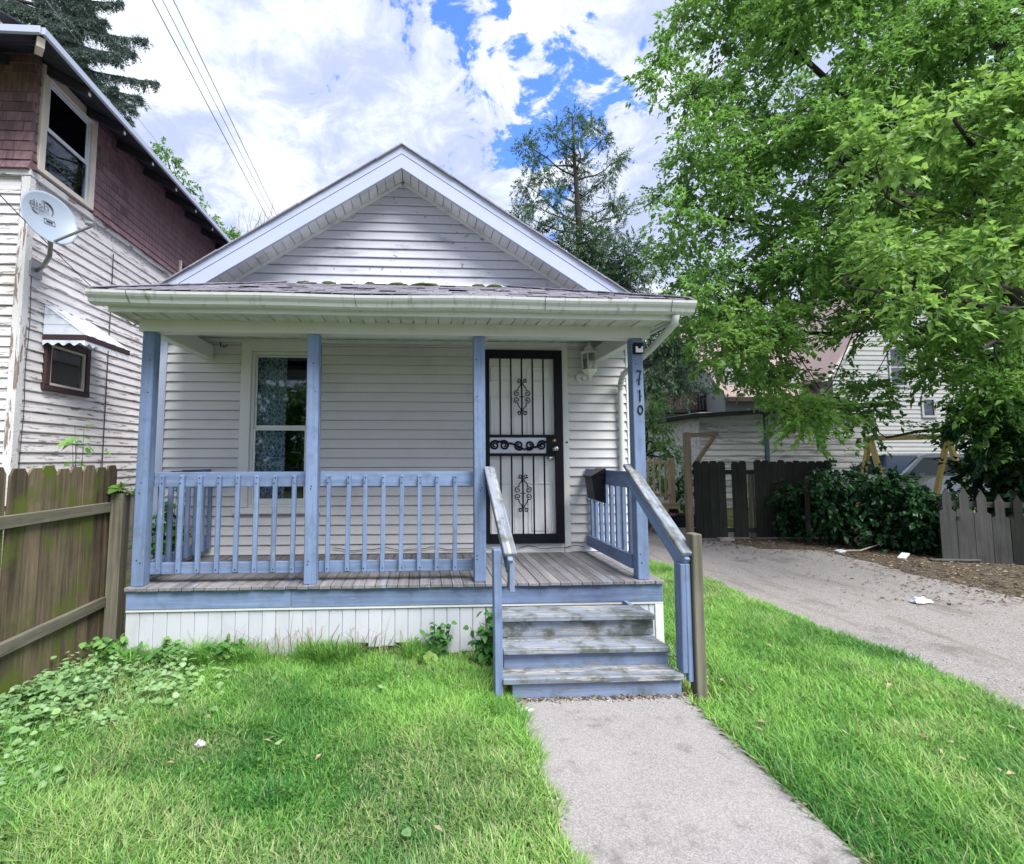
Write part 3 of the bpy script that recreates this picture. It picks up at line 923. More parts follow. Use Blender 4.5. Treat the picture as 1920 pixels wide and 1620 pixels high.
# ---- steps
steps = part('steps', house, (1.14, 3.5, 0))
for (xa, xb, ya, yb, zt) in ((.535, 1.73, 3.235, 3.43, .152), (.56, 1.705, 3.37, 3.60, .282), (.58, 1.695, 3.548, 3.80, .44)):
    m_ = (ya + yb) / 2
    box('tread', steps, 'step', xa, xb, ya, m_ - .002, zt - .036, zt, bev=.005, jit=.004)
    box('tread', steps, 'step', xa + random.uniform(0, .01), xb - random.uniform(0, .01), m_ + .002, yb, zt - .037, zt - .002, bev=.005, jit=.004)
box('riser', steps, 'bluew', .60, 1.725, 3.268, 3.30, .002, .113)
box('riser', steps, 'bluew', .57, 1.712, 3.412, 3.445, .118, .243)
box('riser', steps, 'step', .575, 1.70, 3.59, 3.63, .285, .40)
for xa in (.60, 1.665):
    b = MB(); b.prism([(xa, 3.31, .0), (xa, 3.31, .11), (xa, 3.45, .11), (xa, 3.45, .24), (xa, 3.635, .24), (xa, 3.635, .40), (xa, 4.04, .40), (xa, 4.04, .1), (xa, 3.6, .0)], (.035, 0, 0))
    b.build('stringer', steps, 'bluew')
hr = part('handrail', house, (.52, 3.6, 0))
bar('rail_board', hr, 'bluew', (.565, 4.04, 1.405), (.585, 3.235, .86), .036, .115, bev=.004)
bar('rail_cap', hr, 'step', (.567, 4.05, 1.485), (.588, 3.225, .935), .085, .034, bev=.006)
bar('newel', hr, 'blue', (.513, 3.30, .02), (.508, 3.30, .965), .052, .088, up=(0, 1, 0), bev=.004)
bar('newel_brace', hr, 'bluew', (.595, 3.26, .70), (.597, 3.26, .90), .034, .085, up=(0, 1, 0), bev=.004)
hr = part('handrail', house, (1.78, 3.6, 0))
bar('rail_board', hr, 'blue', (1.776, 4.13, 1.42), (1.778, 3.262, .845), .036, .125, bev=.004)
bar('rail_cap', hr, 'step', (1.786, 4.15, 1.505), (1.788, 3.235, .925), .092, .034, bev=.006)
bar('newel', hr, 'blue', (1.745, 3.29, .155), (1.752, 3.29, .86), .036, .088, up=(0, 1, 0), bev=.004)
bar('newel', hr, 'blue', (1.782, 3.265, .10), (1.784, 3.265, .86), .034, .040, up=(0, 1, 0), bev=.004)
bar('newel_post', hr, 'post', (1.838, 3.262, .0), (1.842, 3.262, 1.06), .066, .088, up=(0, 1, 0), bev=.006)

# ---- window
win = part('window', house, (-1.485, YW, 1.9))
box('casing', win, 'white', -1.90, -1.795, YW - .028, YW + .01, 1.055, 2.828)
box('casing', win, 'white', -1.175, -1.07, YW - .028, YW + .01, 1.055, 2.828)
box('casing', win, 'white', -1.795, -1.175, YW - .026, YW + .01, 2.70, 2.828)
box('sill', win, 'white', -1.93, -1.04, YW - .055, YW + .05, .99, 1.052)
for x0, x1, z0, z1 in ((-1.794, -1.765, 1.053, 2.698), (-1.205, -1.176, 1.053, 2.698), (-1.765, -1.205, 2.665, 2.698), (-1.765, -1.205, 1.053, 1.08)):
    box('frame', win, 'white', x0, x1, YW + .005, YW + .10, z0, z1)
us = part('upper_sash', win, (-1.485, YW + .05, 2.3))
for x0, x1, z0, z1 in ((-1.763, -1.745, 1.875, 2.662), (-1.225, -1.207, 1.875, 2.662), (-1.745, -1.225, 2.645, 2.662), (-1.745, -1.225, 1.875, 1.91)):
    box('sash_rail', us, 'white', x0, x1, YW + .035, YW + .06, z0, z1, bev=.002)
MB().box(-1.745, -1.225, YW + .045, YW + .049, 1.91, 2.645).build('pane', us, 'glass')
ls = part('lower_sash', win, (-1.485, YW + .03, 1.5))
for x0, x1, z0, z1 in ((-1.763, -1.742, 1.082, 1.873), (-1.228, -1.207, 1.082, 1.873), (-1.742, -1.228, 1.855, 1.873), (-1.742, -1.228, 1.082, 1.14)):
    box('sash_rail', ls, 'white', x0, x1, YW + .008, YW + .033, z0, z1, bev=.002)
MB().box(-1.742, -1.228, YW + .018, YW + .022, 1.14, 1.855).build('pane', ls, 'glass')
cu = MB()
nseg = 40
for zz in (1.05, 1.6, 2.2, 2.68):
    for i in range(nseg + 1):
        x = -1.80 + .33 * i / nseg
        cu.v.append((x, YW + .16 + .018 * math.sin(i * .95) + .006 * math.sin(i * 2.3 + zz), zz))
for r_ in range(3):
    for i in range(nseg):
        a = r_ * (nseg + 1) + i
        cu.f.append((a, a + 1, a + nseg + 2, a + nseg + 1))
cu.build('curtain', win, 'lace', smooth=True)
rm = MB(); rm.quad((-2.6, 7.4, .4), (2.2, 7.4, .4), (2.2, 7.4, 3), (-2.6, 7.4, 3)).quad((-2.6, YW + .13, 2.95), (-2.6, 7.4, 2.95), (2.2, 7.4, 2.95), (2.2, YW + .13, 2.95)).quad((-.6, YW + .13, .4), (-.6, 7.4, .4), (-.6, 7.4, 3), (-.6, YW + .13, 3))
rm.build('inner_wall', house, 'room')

# ---- entrance door with black security door in front
door = part('door', house, (1.1, YW + .06, .6))
MB().box(.70, 1.49, YW + .030, YW + .070, .665, 2.70).build('door_leaf', door, 'door')
for zc_, hz in ((2.48, .17), (1.93, .62), (1.02, .56)):
    for xc in (.895, 1.295):
        for (a0, a1, c0, c1) in ((-.135, .135, hz / 2 - .018, hz / 2), (-.135, .135, -hz / 2, -hz / 2 + .018), (-.135, -.117, -hz / 2 + .019, hz / 2 - .019), (.117, .135, -hz / 2 + .019, hz / 2 - .019)):
            box('panel_mould', door, 'door', xc + a0, xc + a1, YW + .018, YW + .0295, zc_ + c0, zc_ + c1, bev=.004)
        box('panel', door, 'door', xc - .095, xc + .095, YW + .021, YW + .0295, zc_ - hz / 2 + .04, zc_ + hz / 2 - .04, bev=.006)
box('casing', door, 'white', .575, .645, YW - .02, YW + .06, .56, 2.83)
box('casing', door, 'white', 1.545, 1.612, YW - .02, YW + .06, .56, 2.83)
box('casing', door, 'white', .646, 1.544, YW - .018, YW + .06, 2.745, 2.829)
box('threshold', door, 'white', .646, 1.544, YW - .012, YW + .08, .56, .655)
sec = part('security_door', house, (1.1, YW - .02, .66))
SX0, SX1, SZ0, SZ1 = .652, 1.538, .662, 2.738
SY0, SY1 = YW - .052, YW - .016
for x0, x1, z0, z1 in ((SX0, SX0 + .088, SZ0, SZ1), (SX1 - .088, SX1, SZ0, SZ1), (SX0 + .088, SX1 - .088, SZ1 - .092, SZ1), (SX0 + .088, SX1 - .088, SZ0, SZ0 + .10)):
    box('frame', sec, 'black', x0, x1, SY0, SY1, z0, z1)
ix0, ix1 = SX0 + .088, SX1 - .088
box('cross_bar', sec, 'black', ix0, ix1, SY0 + .002, SY1 - .004, 1.785, 1.815)
box('cross_bar', sec, 'black', ix0, ix1, SY0 + .002, SY1 - .004, 1.585, 1.615)
box('lock_box', sec, 'black', ix1 - .095, ix1, SY0 - .004, SY1, 1.616, 1.784)
MB().box(ix0, ix1 - .096, SY0 + .018, SY0 + .022, 1.616, 1.784).build('backing_panel', sec, 'alum')
bxs = [ix0 + (ix1 - ix0) * (k + 1) / 6 for k in range(5)]
for x in bxs:
    for z0, z1 in ((SZ0 + .10, 1.585), (1.815, SZ1 - .092)):
        box('bar', sec, 'black', x - .008, x + .008, SY0 + .012, SY0 + .025, z0, z1, bev=.001)
ax, az = Vector((1, 0, 0)), Vector((0, 0, 1))
for zc_, H_ in ((2.225, .205), (1.19, .205)):
    cx = bxs[2]
    b = MB()
    for sx in (-1, 1):
        for sz in (-1, 1):
            X = ax * sx; Z = az * sz
            o = Vector((cx, SY0 + .006, zc_))
            tip = spiral(o + X * .034 + Z * (H_ - .024), X, Z, .006, .023, -1.2, 1.1, 16)      # small curl at the end
            side = spiral(o + X * .058 + Z * .035, X, Z, .034, .007, 1.9, -1.35, 22)            # big curl at the waist
            stem = [o + X * .012 + Z * (H_ - .05), o + X * .016 + Z * (H_ * .62), o + X * .044 + Z * (H_ * .46)]
            b.tube(tip, .0058, 5)
            b.tube([tip[-1]] + stem + [side[0]], .0058, 5)
            b.tube(side, .0058, 5)
    b.tube([Vector((cx, SY0 + .006, zc_ - H_)), Vector((cx, SY0 + .006, zc_ + H_))], .006, 5)
    b.tube([Vector((cx - .03, SY0 + .006, zc_)), Vector((cx + .03, SY0 + .006, zc_))], .005, 5)
    b.build('scroll', sec, 'black')
zc_ = 1.70
sp_ = [(ix0 + .055, 1, 1), (ix0 + .155, -1, 1), (ix0 + .315, 1, -1), (ix0 + .43, -1, -1), (ix0 + .565, 1, 1)]
for i, (cx, sx, sz) in enumerate(sp_):
    b = MB()
    s1 = spiral((cx, SY0 + .008, zc_), ax * sx, az * sz, .052, .012, .6, 1.7, 26)
    b.tube(s1, [.012 - .005 * k / 26 for k in range(27)], 6)
    if i < 4:
        nx = sp_[i + 1]
        s2 = spiral((nx[0], SY0 + .008, zc_), ax * nx[1], az * nx[2], .052, .012, .6, 1.7, 26)[0]
        mid_ = (s1[0] + s2) / 2 + Vector((0, 0, .02 * sz))
        b.tube([s1[0], mid_, s2], [.006, .012, .006], 6)
    b.build('scroll', sec, 'black')
YA = Matrix(((1, 0, 0), (0, 0, -1), (0, 1, 0)))      # spin axis toward the viewer (-Y)
MB().lathe((ix1 - .012, SY0 - .004, 1.752), [(.024, 0), (.024, .008), (.013, .012), (.013, .014)], 16, YA).build('deadbolt', sec, 'brass', True)
MB().lathe((ix1 - .012, SY0 - .004, 1.665), [(.028, 0), (.028, .006), (.012, .012), (.012, .035), (.026, .045), (.030, .06), (.024, .074), (.006, .078)], 16, YA).build('knob', sec, 'nickel', True)
MB().lathe((ix1 - .045, YW + .029, 1.565), [(.03, 0), (.03, .006), (.012, .012), (.012, .03), (.026, .04), (.028, .054), (.02, .064)], 16, YA).build('knob', door, 'nickel', True)
MB().lathe((1.585, YW - .021, 1.735), [(.010, 0), (.010, .006)], 10, YA).build('doorbell', door, 'black', True)

# ---- things fixed to or resting on the porch
lan = thing('wall_lantern', 'white glass carriage lantern on the wall beside the front door', 'lantern', (1.80, YW - .02, 2.40))
LX, LY = 1.815, YW - .13
MB().lathe((1.755, YW - .014, 2.445), [(.06, 0), (.058, .012), (.04, .022), (.02, .026)], 20, YA).build('backplate', lan, 'lantern', True)
MB().tube([(1.755, YW - .03, 2.445), (1.76, YW - .07, 2.40), (1.80, YW - .12, 2.405), (LX, LY, 2.44), (LX, LY, 2.47)], .010, 8).build('arm', lan, 'lantern', True)
MB().lathe((LX, LY, 2.38), [(0.0085, 0), (0.0170, .012), (0.0099, .03), (0.0170, .05), (0.0426, .085), (0.0824, .12), (0.0880, .13), (0.0710, .135)], 6).build('base_cup', lan, 'lantern')
MB().lathe((LX, LY, 2.515), [(0.0653, 0), (0.0781, .10), (0.0738, .17)], 6).build('lantern_glass', lan, 'lglass')
for k in range(6):
    a = 2 * math.pi * k / 6
    c, s = math.cos(a), math.sin(a)
    MB().tube([(LX + 0.0696 * c, LY + 0.0696 * s, 2.512), (LX + 0.0824 * c, LY + 0.0824 * s, 2.615), (LX + 0.0781 * c, LY + 0.0781 * s, 2.69)], .006, 5).build('rib', lan, 'lantern')
MB().lathe((LX, LY, 2.688), [(0.0937, 0), (0.0966, .008), (0.0682, .035), (0.0568, .04), (0.0511, .065), (0.0256, .085), (0.0142, .092), (0.0199, .105), (0.0085, .118), (0.0057, .14)], 6).build('roof_cap', lan, 'lantern')
MB().lathe((LX, LY, 2.53), [(0.0142, 0), (0.0312, .03), (0.0355, .06), (0.0170, .085)], 10).build('bulb', lan, 'solar', True)

mb = thing('mailbox', 'black metal mailbox hanging on the blue porch rail beside the door', 'mailbox', (1.70, 4.72, 1.12))
m_ = MB()
m_.v = [(1.672, 4.66, 1.17), (1.779, 4.66, 1.13), (1.779, 4.87, 1.13), (1.672, 4.87, 1.17), (1.645, 4.66, 1.385), (1.779, 4.66, 1.42), (1.779, 4.87, 1.42), (1.645, 4.87, 1.385)]
m_.f = [(0, 3, 2, 1), (4, 5, 6, 7), (0, 1, 5, 4), (1, 2, 6, 5), (2, 3, 7, 6), (3, 0, 4, 7)]
m_.build('box_body', mb, 'mail')
m_ = MB(); m_.prism([(1.636, 4.65, 1.372), (1.636, 4.65, 1.392), (1.76, 4.65, 1.462), (1.78, 4.65, 1.466), (1.78, 4.65, 1.424), (1.648, 4.65, 1.388)], (0, .23, 0)); m_.build('lid', mb, 'mail')
m_ = MB(); m_.tube([(1.70, 4.68, 1.15), (1.665, 4.68, 1.135), (1.66, 4.68, 1.165)], .004, 5); m_.tube([(1.70, 4.85, 1.15), (1.665, 4.85, 1.135), (1.66, 4.85, 1.165)], .004, 5); m_.build('paper_hook', mb, 'mail')

so = thing('solar_light', 'small square solar light screwed to the top of the corner post', 'light', (1.853, 4.04, 2.44))
box('case', so, 'black', 1.808, 1.895, 4.014, 4.05, 2.452, 2.545, bev=.006)
box('lens_plate', so, 'solar', 1.820, 1.884, 4.008, 4.0135, 2.46, 2.512, bev=.002)
MB().lathe((1.852, 4.008, 2.508), [(.016, 0), (.016, .006), (.010, .010)], 14, YA).build('sensor', so, 'black', True)

wr = MB()
pts = []
for i in range(40):
    x = -.9 + 2.65 * i / 39
    pts.append((x, YW - .034 - .004 * math.sin(i), .635 - .028 * abs(math.sin(i * .42)) + .006 * math.sin(i * 1.7)))
wr.tube(pts, .004, 5)
tag(wr.build('string_cable', None, 'wire'), 'thin dark cable strung along the wall under the front door', 'cable')
br = MB(); br.box(-2.04, -1.80, 4.16, 4.185, 1.453, 1.459).box(-1.95, -1.84, 4.157, 4.188, 1.4595, 1.466)
tag(br.build('flat_bracket', None, 'black'), 'thin dark flat strip lying on the left end of the porch top rail', 'strip')


def along_z(o):
    """local X runs up the board"""
    Q = Matrix.Rotation(R(-90), 4, 'Y')
    o.data.transform(Q.inverted())
    o.matrix_basis = o.matrix_basis @ Q
    WM[o.name] = o.matrix_basis.copy()
    return o


def along_y(o):
    """turn the mesh so that its local X runs along world Y (wood grain follows the board)"""
    Q = Matrix.Rotation(R(90), 4, 'Z')
    o.data.transform(Q.inverted())
    o.matrix_basis = o.matrix_basis @ Q
    WM[o.name] = o.matrix_basis.copy()
    return o


# ------------------------------------------------------------------ neighbouring two-storey house on the left
LX0, LY0, LYB, LXB = -4.0, 5.045, 12.5, -9.5
ZB, ZM, ZT = 1.10, 4.50, 5.80
old = thing('two_storey_house', 'old two-storey house with peeling white clapboards below and brown shingles above', 'house', (LX0, LY0, 0))
fd = MB(); fd.box(LXB, LX0 - .03, LY0 + .03, LYB, -.01, ZB); fd.build('foundation', old, 'stone')
lw = MB()
lw.box(LX0 - .15, LX0 - .02, LY0 + .02, LYB, ZB, ZM)
lw.box(LXB, LX0 - .151, LY0 + .02, LY0 + .15, ZB, ZM)
lw.box(LXB, LX0 - .151, LYB - .1, LYB, ZB, 5.9)
lwall = lw.build('lower_wall', old, 'peel')
nb = int((ZM - .06 - ZB) / .105)
for k in range(nb):
    zz = ZB + k * .105
    hh = .105
    for ya, yb in ((LY0 + .075, 6.405), (6.412, 9.1), (9.104, LYB)):
        # leave the little window free
        segs = [(ya, yb)]
        if ya < 5.4 and zz + hh > 2.36 and zz < 2.86:
            segs = [(ya, 5.37), (6.07, yb)]
        for a, b_ in segs:
            m_ = MB()
            o = random.uniform(-.002, .002)
            m_.prism([(LX0 - .018, a, zz), (LX0 + .006 + o, a, zz), (LX0 + .006 + o, a, zz + .008), (LX0 - .010, a, zz + hh), (LX0 - .018, a, zz + hh)], (0, b_ - a, 0))
            along_y(m_.build('clapboard', lwall, 'peel'))
    m_ = MB()
    m_.prism([(LX0 - .075, LY0 + .018, zz), (LX0 - .075, LY0 - .006, zz), (LX0 - .075, LY0 - .006, zz + .008), (LX0 - .075, LY0 + .010, zz + hh), (LX0 - .075, LY0 + .018, zz + hh)], (-2.2, 0, 0))
    m_.build('clapboard', lwall, 'peel')
box('corner_board', lwall, 'peelpost', LX0 - .018, LX0 + .014, LY0 - .014, LY0 + .072, ZB, ZM - .06)
box('corner_board', lwall, 'peelpost', LX0 - .072, LX0 - .0185, LY0 - .0145, LY0 + .01, ZB, ZM - .06)
box('belt_board', lwall, 'peelpost', LX0 - .015, LX0 + .022, LY0 - .022, LYB, ZM - .06, ZM + .01)
box('belt_board', lwall, 'peelpost', LX0 - 2.3, LX0 - .0155, LY0 - .022, LY0 + .015, ZM - .06, ZM + .01)
vp = MB(); vp.tube([(LX0 + .016, 6.408, z_) for z_ in np.arange(1.2, 4.4, .3)], .006, 5); vp.build('wall_cable', lwall, 'wire')
cz = MB(); cz.tube([(LX0 + .022, LY0 + .082 + .008 * math.sin(z_ * 7), z_) for z_ in np.arange(1.3, 3.6, .12)], .004, 5); cz.build('wall_cable', lwall, 'wire')

uw = MB()
uw.box(LX0 - .12, LX0 - .012, LY0 + .012, 5.187, ZM + .011, ZT).box(LX0 - .12, LX0 - .012, 5.873, LYB, ZM + .011, ZT).box(LX0 - .12, LX0 - .012, 5.187, 5.873, 5.603, ZT).box(LX0 - .12, LX0 - .012, 5.187, 5.873, ZM + .011, 4.6).box(LXB, LX0 - .121, LY0 + .012, LY0 + .12, ZM + .011, ZT)
uwall = uw.build('upper_wall', old, 'brown')
cand = []
row = .105
for r_ in range(13):
    zz = ZM + .012 + r_ * row
    y = LY0 - .004 + (.07 if r_ % 2 else 0) - .07
    while y < LYB - .02:
        wd_ = random.uniform(.10, .19)
        a, b_ = max(y, LY0 - .014), min(y + wd_, LYB)
        y += wd_
        if zz + row > 4.55 and zz < 5.70 and b_ > 5.10 and a < 5.96:
            if a < 5.10: b_ = min(b_, 5.095)
            elif b_ > 5.96: a = max(a, 5.965)
            else: continue
        if b_ - a < .03: continue
        cand.append((a, zz, 's', a, b_))
    x = 0.0
    while x < 2.2:
        wd_ = random.uniform(.10, .19)
        cand.append((LY0 + x * .6, zz, 'f', LX0 + .012 - x - wd_, LX0 + .012 - x))
        x += wd_


def shingle_into(m_, zz, sd, a, b_):
    f_ = .30 * max(0, .16 - (zz - ZM)) + random.uniform(0, .004)      # bottom courses kick out a little
    if sd == 's':
        m_.prism([(LX0 - .012, a + .002, zz - .012), (LX0 + .012 + f_, a + .002, zz - .012 + random.uniform(0, .004)), (LX0 + .0, a + .002, zz + row + .01), (LX0 - .012, a + .002, zz + row + .01)], (0, b_ - a - .004, 0))
    else:
        m_.prism([(a + .002, LY0 + .012, zz - .012), (a + .002, LY0 - .012 - f_, zz - .012), (a + .002, LY0 - .0, zz + row + .01), (a + .002, LY0 + .012, zz + row + .01)], (b_ - a - .004, 0, 0))


cand.sort(key=lambda c: c[0])
rest = MB()
for i, (_, zz, sd, a, b_) in enumerate(cand):
    if i < 290:
        m_ = MB(); shingle_into(m_, zz, sd, a, b_); m_.build('shingle', uwall, 'brown')
    else:
        shingle_into(rest, zz, sd, a, b_)
tag(rest.build('shingles', uwall, 'brown'), kind='stuff')

# hip roof with open eaves
OV = .50
EZL = 5.50
rfm = MB()
x0, x1, y0, y1 = LXB - OV, LX0 + OV, LY0 - .60, LYB + OV
ridge = 2.2
rfm.poly([(x1, y0, EZL + .02), (x1, y1, EZL + .02), (-6.75, y1 - 3, EZL + ridge), (-6.75, y0 + 3, EZL + ridge)])
rfm.poly([(x0, y0, EZL + .02), (x1, y0, EZL + .02), (-6.75, y0 + 3, EZL + ridge)])
rfm.poly([(x0, y1, EZL + .02), (x0, y0, EZL + .02), (-6.75, y0 + 3, EZL + ridge), (-6.75, y1 - 3, EZL + ridge)])
rfm.poly([(x1, y1, EZL + .02), (x0, y1, EZL + .02), (-6.75, y1 - 3, EZL + ridge)])
oroof = rfm.build('roof', old, 'roof')
# eave boards (underside) and trim
sl = (ridge) / (abs(x1 + 6.75))
k = 0
for j in range(5):
    xa, xb = x1 - .02 - j * .115, x1 - .02 - (j + 1) * .115 + .006
    za, zb = EZL - .03 + .02 * 0 + (x1 - xa) * .55, EZL - .03 + (x1 - xb) * .55
    m_ = MB(); m_.prism([(xa, y0 + .03, za), (xb, y0 + .03, zb), (xb, y0 + .03, zb + .015), (xa, y0 + .03, za + .015)], (0, y1 - y0 - .05, 0)); m_.build('eave_board', oroof, 'soffitdark')
for j in range(5):
    ya, yb = y0 + .02 + j * .115, y0 + .02 + (j + 1) * .115 - .006
    za, zb = EZL - .032 + (ya - y0) * .5, EZL - .032 + (yb - y0) * .5
    m_ = MB(); m_.prism([(x0, ya, za), (x0, yb, zb), (x0, yb, zb + .015), (x0, ya, za + .015)], (x1 - x0 - .1 - j * .1, 0, 0)); m_.build('eave_board', oroof, 'soffitdark')
box('fascia', oroof, 'rake', x1 - .012, x1 + .02, y0, y1, EZL - .035, EZL + .035)
box('fascia', oroof, 'rake', x0, x1 - .013, y0 - .02, y0 + .012, EZL - .035, EZL + .035)
for y in np.arange(LY0 + .1, LYB, .62):
    bar('rafter_tail', oroof, 'soffitdark', (x1 - .03, y, EZL - .07), (LX0 + .005, y, EZL + .18), .045, .09)
    box('rafter_end', oroof, 'cream', x1 - .033, x1 - .028, y - .018, y + .018, EZL - .10, EZL - .045, bev=.001)
for x in np.arange(LX0 - .3, LX0 - 2, -.62):
    bar('rafter_tail', oroof, 'soffitdark', (x, y0 + .03, EZL - .07), (x, LY0 - .005, EZL + .18), .045, .09)
bar('hip_rafter', oroof, 'cream', (x1 - .04, y0 + .04, EZL - .08), (x1 - .20, y0 + .22, EZL - .01), .06, .09)

# upstairs window (open at the bottom)
w1 = part('window', old, (LX0, 5.53, 5.1))
wx0, wx1 = LX0 - .02, LX0 + .035
for ya, yb, za, zb in ((5.10, 5.185, 4.545, 5.71), (5.875, 5.96, 4.545, 5.71), (5.186, 5.874, 5.605, 5.71), (5.186, 5.874, 4.545, 4.60)):
    box('casing', w1, 'cream', wx0, wx1, ya, yb, za, zb, bev=.004)
for ya, yb, za, zb in ((5.187, 5.215, 4.602, 5.603), (5.845, 5.873, 4.602, 5.603), (5.216, 5.844, 5.575, 5.603)):
    box('frame', w1, 'alum', LX0 - .05, LX0 + .010, ya, yb, za, zb, bev=.002)
us = part('upper_sash', w1, (LX0, 5.53, 5.3))
for ya, yb, za, zb in ((5.217, 5.24, 5.06, 5.573), (5.82, 5.843, 5.06, 5.573), (5.241, 5.819, 5.06, 5.10), (5.241, 5.819, 5.55, 5.573)):
    box('sash_rail', us, 'alum', LX0 - .02, LX0 + .002, ya, yb, za, zb, bev=.002)
MB().box(LX0 - .012, LX0 - .008, 5.241, 5.819, 5.101, 5.549).build('pane', us, 'glass')
ls = part('lower_sash', w1, (LX0, 5.53, 4.9))
for ya, yb, za, zb in ((5.217, 5.24, 4.76, 5.15), (5.82, 5.843, 4.76, 5.15), (5.241, 5.819, 5.12, 5.15), (5.241, 5.819, 4.76, 4.80)):
    box('sash_rail', ls, 'alum', LX0 - .046, LX0 - .024, ya, yb, za, zb, bev=.002)
MB().box(LX0 - .038, LX0 - .034, 5.241, 5.819, 4.801, 5.119).build('pane', ls, 'glass')
MB().box(LX0 - .009, LX0 - .003, 5.22, 5.84, 4.60, 5.05).build('storm_pane', w1, 'glass')
MB().quad((LX0 - .10, 5.15, 4.92), (LX0 - .10, 5.9, 4.92), (LX0 - .10, 5.9, 5.62), (LX0 - .10, 5.15, 5.62)).build('pane_backing', w1, 'curtain')  # pale panel added behind the upper glass to lighten it
MB().quad((LX0 - .45, 5.15, 4.5), (LX0 - .45, 6.2, 4.5), (LX0 - .45, 6.2, 5.75), (LX0 - .45, 5.15, 5.75)).build('dark_interior', w1, 'room')

# small downstairs window and metal awning
w2 = part('window', old, (LX0, 5.72, 2.6))
for ya, yb, za, zb in ((5.372, 5.44, 2.345, 2.86), (6.0, 6.068, 2.345, 2.86), (5.441, 5.999, 2.79, 2.86), (5.36, 6.08, 2.285, 2.344)):
    box('casing', w2, 'darkbrown', LX0 - .02, LX0 + .035, ya, yb, za, zb, bev=.004)
for ya, yb, za, zb in ((5.442, 5.468, 2.346, 2.789), (5.972, 5.998, 2.346, 2.789), (5.469, 5.971, 2.763, 2.789), (5.469, 5.971, 2.346, 2.372)):
    box('frame', w2, 'cream', LX0 - .018, LX0 + .02, ya, yb, za, zb, bev=.002)
MB().box(LX0 - .006, LX0 - .002, 5.469, 5.971, 2.373, 2.762).build('pane', w2, 'glass')
MB().quad((LX0 - .0185, 5.44, 2.345), (LX0 - .0185, 6.0, 2.345), (LX0 - .0185, 6.0, 2.8), (LX0 - .0185, 5.44, 2.8)).build('dark_interior', w2, 'room')
MB().quad((LX0 - .014, 5.77, 2.35), (LX0 - .014, 5.96, 2.35), (LX0 - .014, 5.96, 2.78), (LX0 - .014, 5.77, 2.78)).build('curtain', w2, 'curtain')
aw = part('awning', old, (LX0, 5.7, 2.9))
AY0, AY1, AP, AZT, AZB = 5.33, 6.10, .45, 3.19, 2.87
ns = 9
for k in range(ns):                # slats across the slope
    ya, yb = AY0 + (AY1 - AY0) * k / ns, AY0 + (AY1 - AY0) * (k + 1) / ns
    m_ = MB(); lift = .010 * (k % 2)
    m_.prism([(LX0 + .012, ya - .004, AZT + lift), (LX0 + AP, ya - .004, AZB + lift), (LX0 + AP, ya - .004, AZB + lift - .008), (LX0 + .012, ya - .004, AZT + lift - .008)], (0, yb - ya + .008, 0))
    m_.build('slat', aw, 'alum')
for k in range(6):                 # near cheek, horizontal slats
    za, zb = AZB + (AZT - AZB) * k / 6, AZB + (AZT - AZB) * (k + 1) / 6
    xa = AP * (1 - k / 6); xb = AP * (1 - (k + 1) / 6)
    m_ = MB(); m_.prism([(LX0 + .012, AY0 + .003 * (k % 2), za), (LX0 + max(xa, .02), AY0 + .003 * (k % 2), za), (LX0 + max(xb, .013), AY0 + .003 * (k % 2), zb), (LX0 + .012, AY0 + .003 * (k % 2), zb)], (0, .006, 0))
    m_.build('cheek_slat', aw, 'alum')
box('trim_band', aw, 'darkbrown', LX0 + AP - .004, LX0 + AP + .012, AY0 - .008, AY1 + .004, AZB - .062, AZB - .006)
box('trim_band', aw, 'darkbrown', LX0 + .012, LX0 + AP - .0045, AY0 - .010, AY0 + .004, AZB - .062, AZB - .006)
vl = MB()
nn = 44
for i in range(nn):
    t0, t1 = i / nn, (i + 1) / nn
    f = lambda t: AZB - .105 - .016 * math.cos(t * 2 * math.pi * 7)
    ya, yb = AY0 + (AY1 - AY0) * t0, AY0 + (AY1 - AY0) * t1
    vl.prism([(LX0 + AP, ya, AZB - .0625), (LX0 + AP, yb, AZB - .0625), (LX0 + AP, yb, f(t1)), (LX0 + AP, ya, f(t0))], (.004, 0, 0))
vl.build('valance', aw, 'alum')
vl = MB()
nn = 26
for i in range(nn):
    t0, t1 = i / nn, (i + 1) / nn
    f = lambda t: AZB - .105 - .016 * math.cos(t * 2 * math.pi * 4)
    xa, xb = LX0 + .013 + (AP - .014) * t0, LX0 + .013 + (AP - .014) * t1
    vl.prism([(xa, AY0 - .006, AZB - .0625), (xb, AY0 - .006, AZB - .0625), (xb, AY0 - .006, f(t1)), (xa, AY0 - .006, f(t0))], (0, .004, 0))
vl.build('valance', aw, 'alum')
w3 = part('attic_vent', old, (LX0, 8.3, 4.65))
box('casing', w3, 'cream', LX0 - .01, LX0 + .04, 8.1, 8.15, 4.54, 4.82)
for k in range(4):
    box('slat', w3, 'darkbrown', LX0 - .01, LX0 + .03, 8.155, 8.6, 4.56 + k * .06, 4.60 + k * .06)
# scrap of a porch roof at the far left edge
box('porch_eave', old, 'soffitdark', -5.6, LX0 - .23, 4.2, LY0 - .02, 3.50, 3.60)

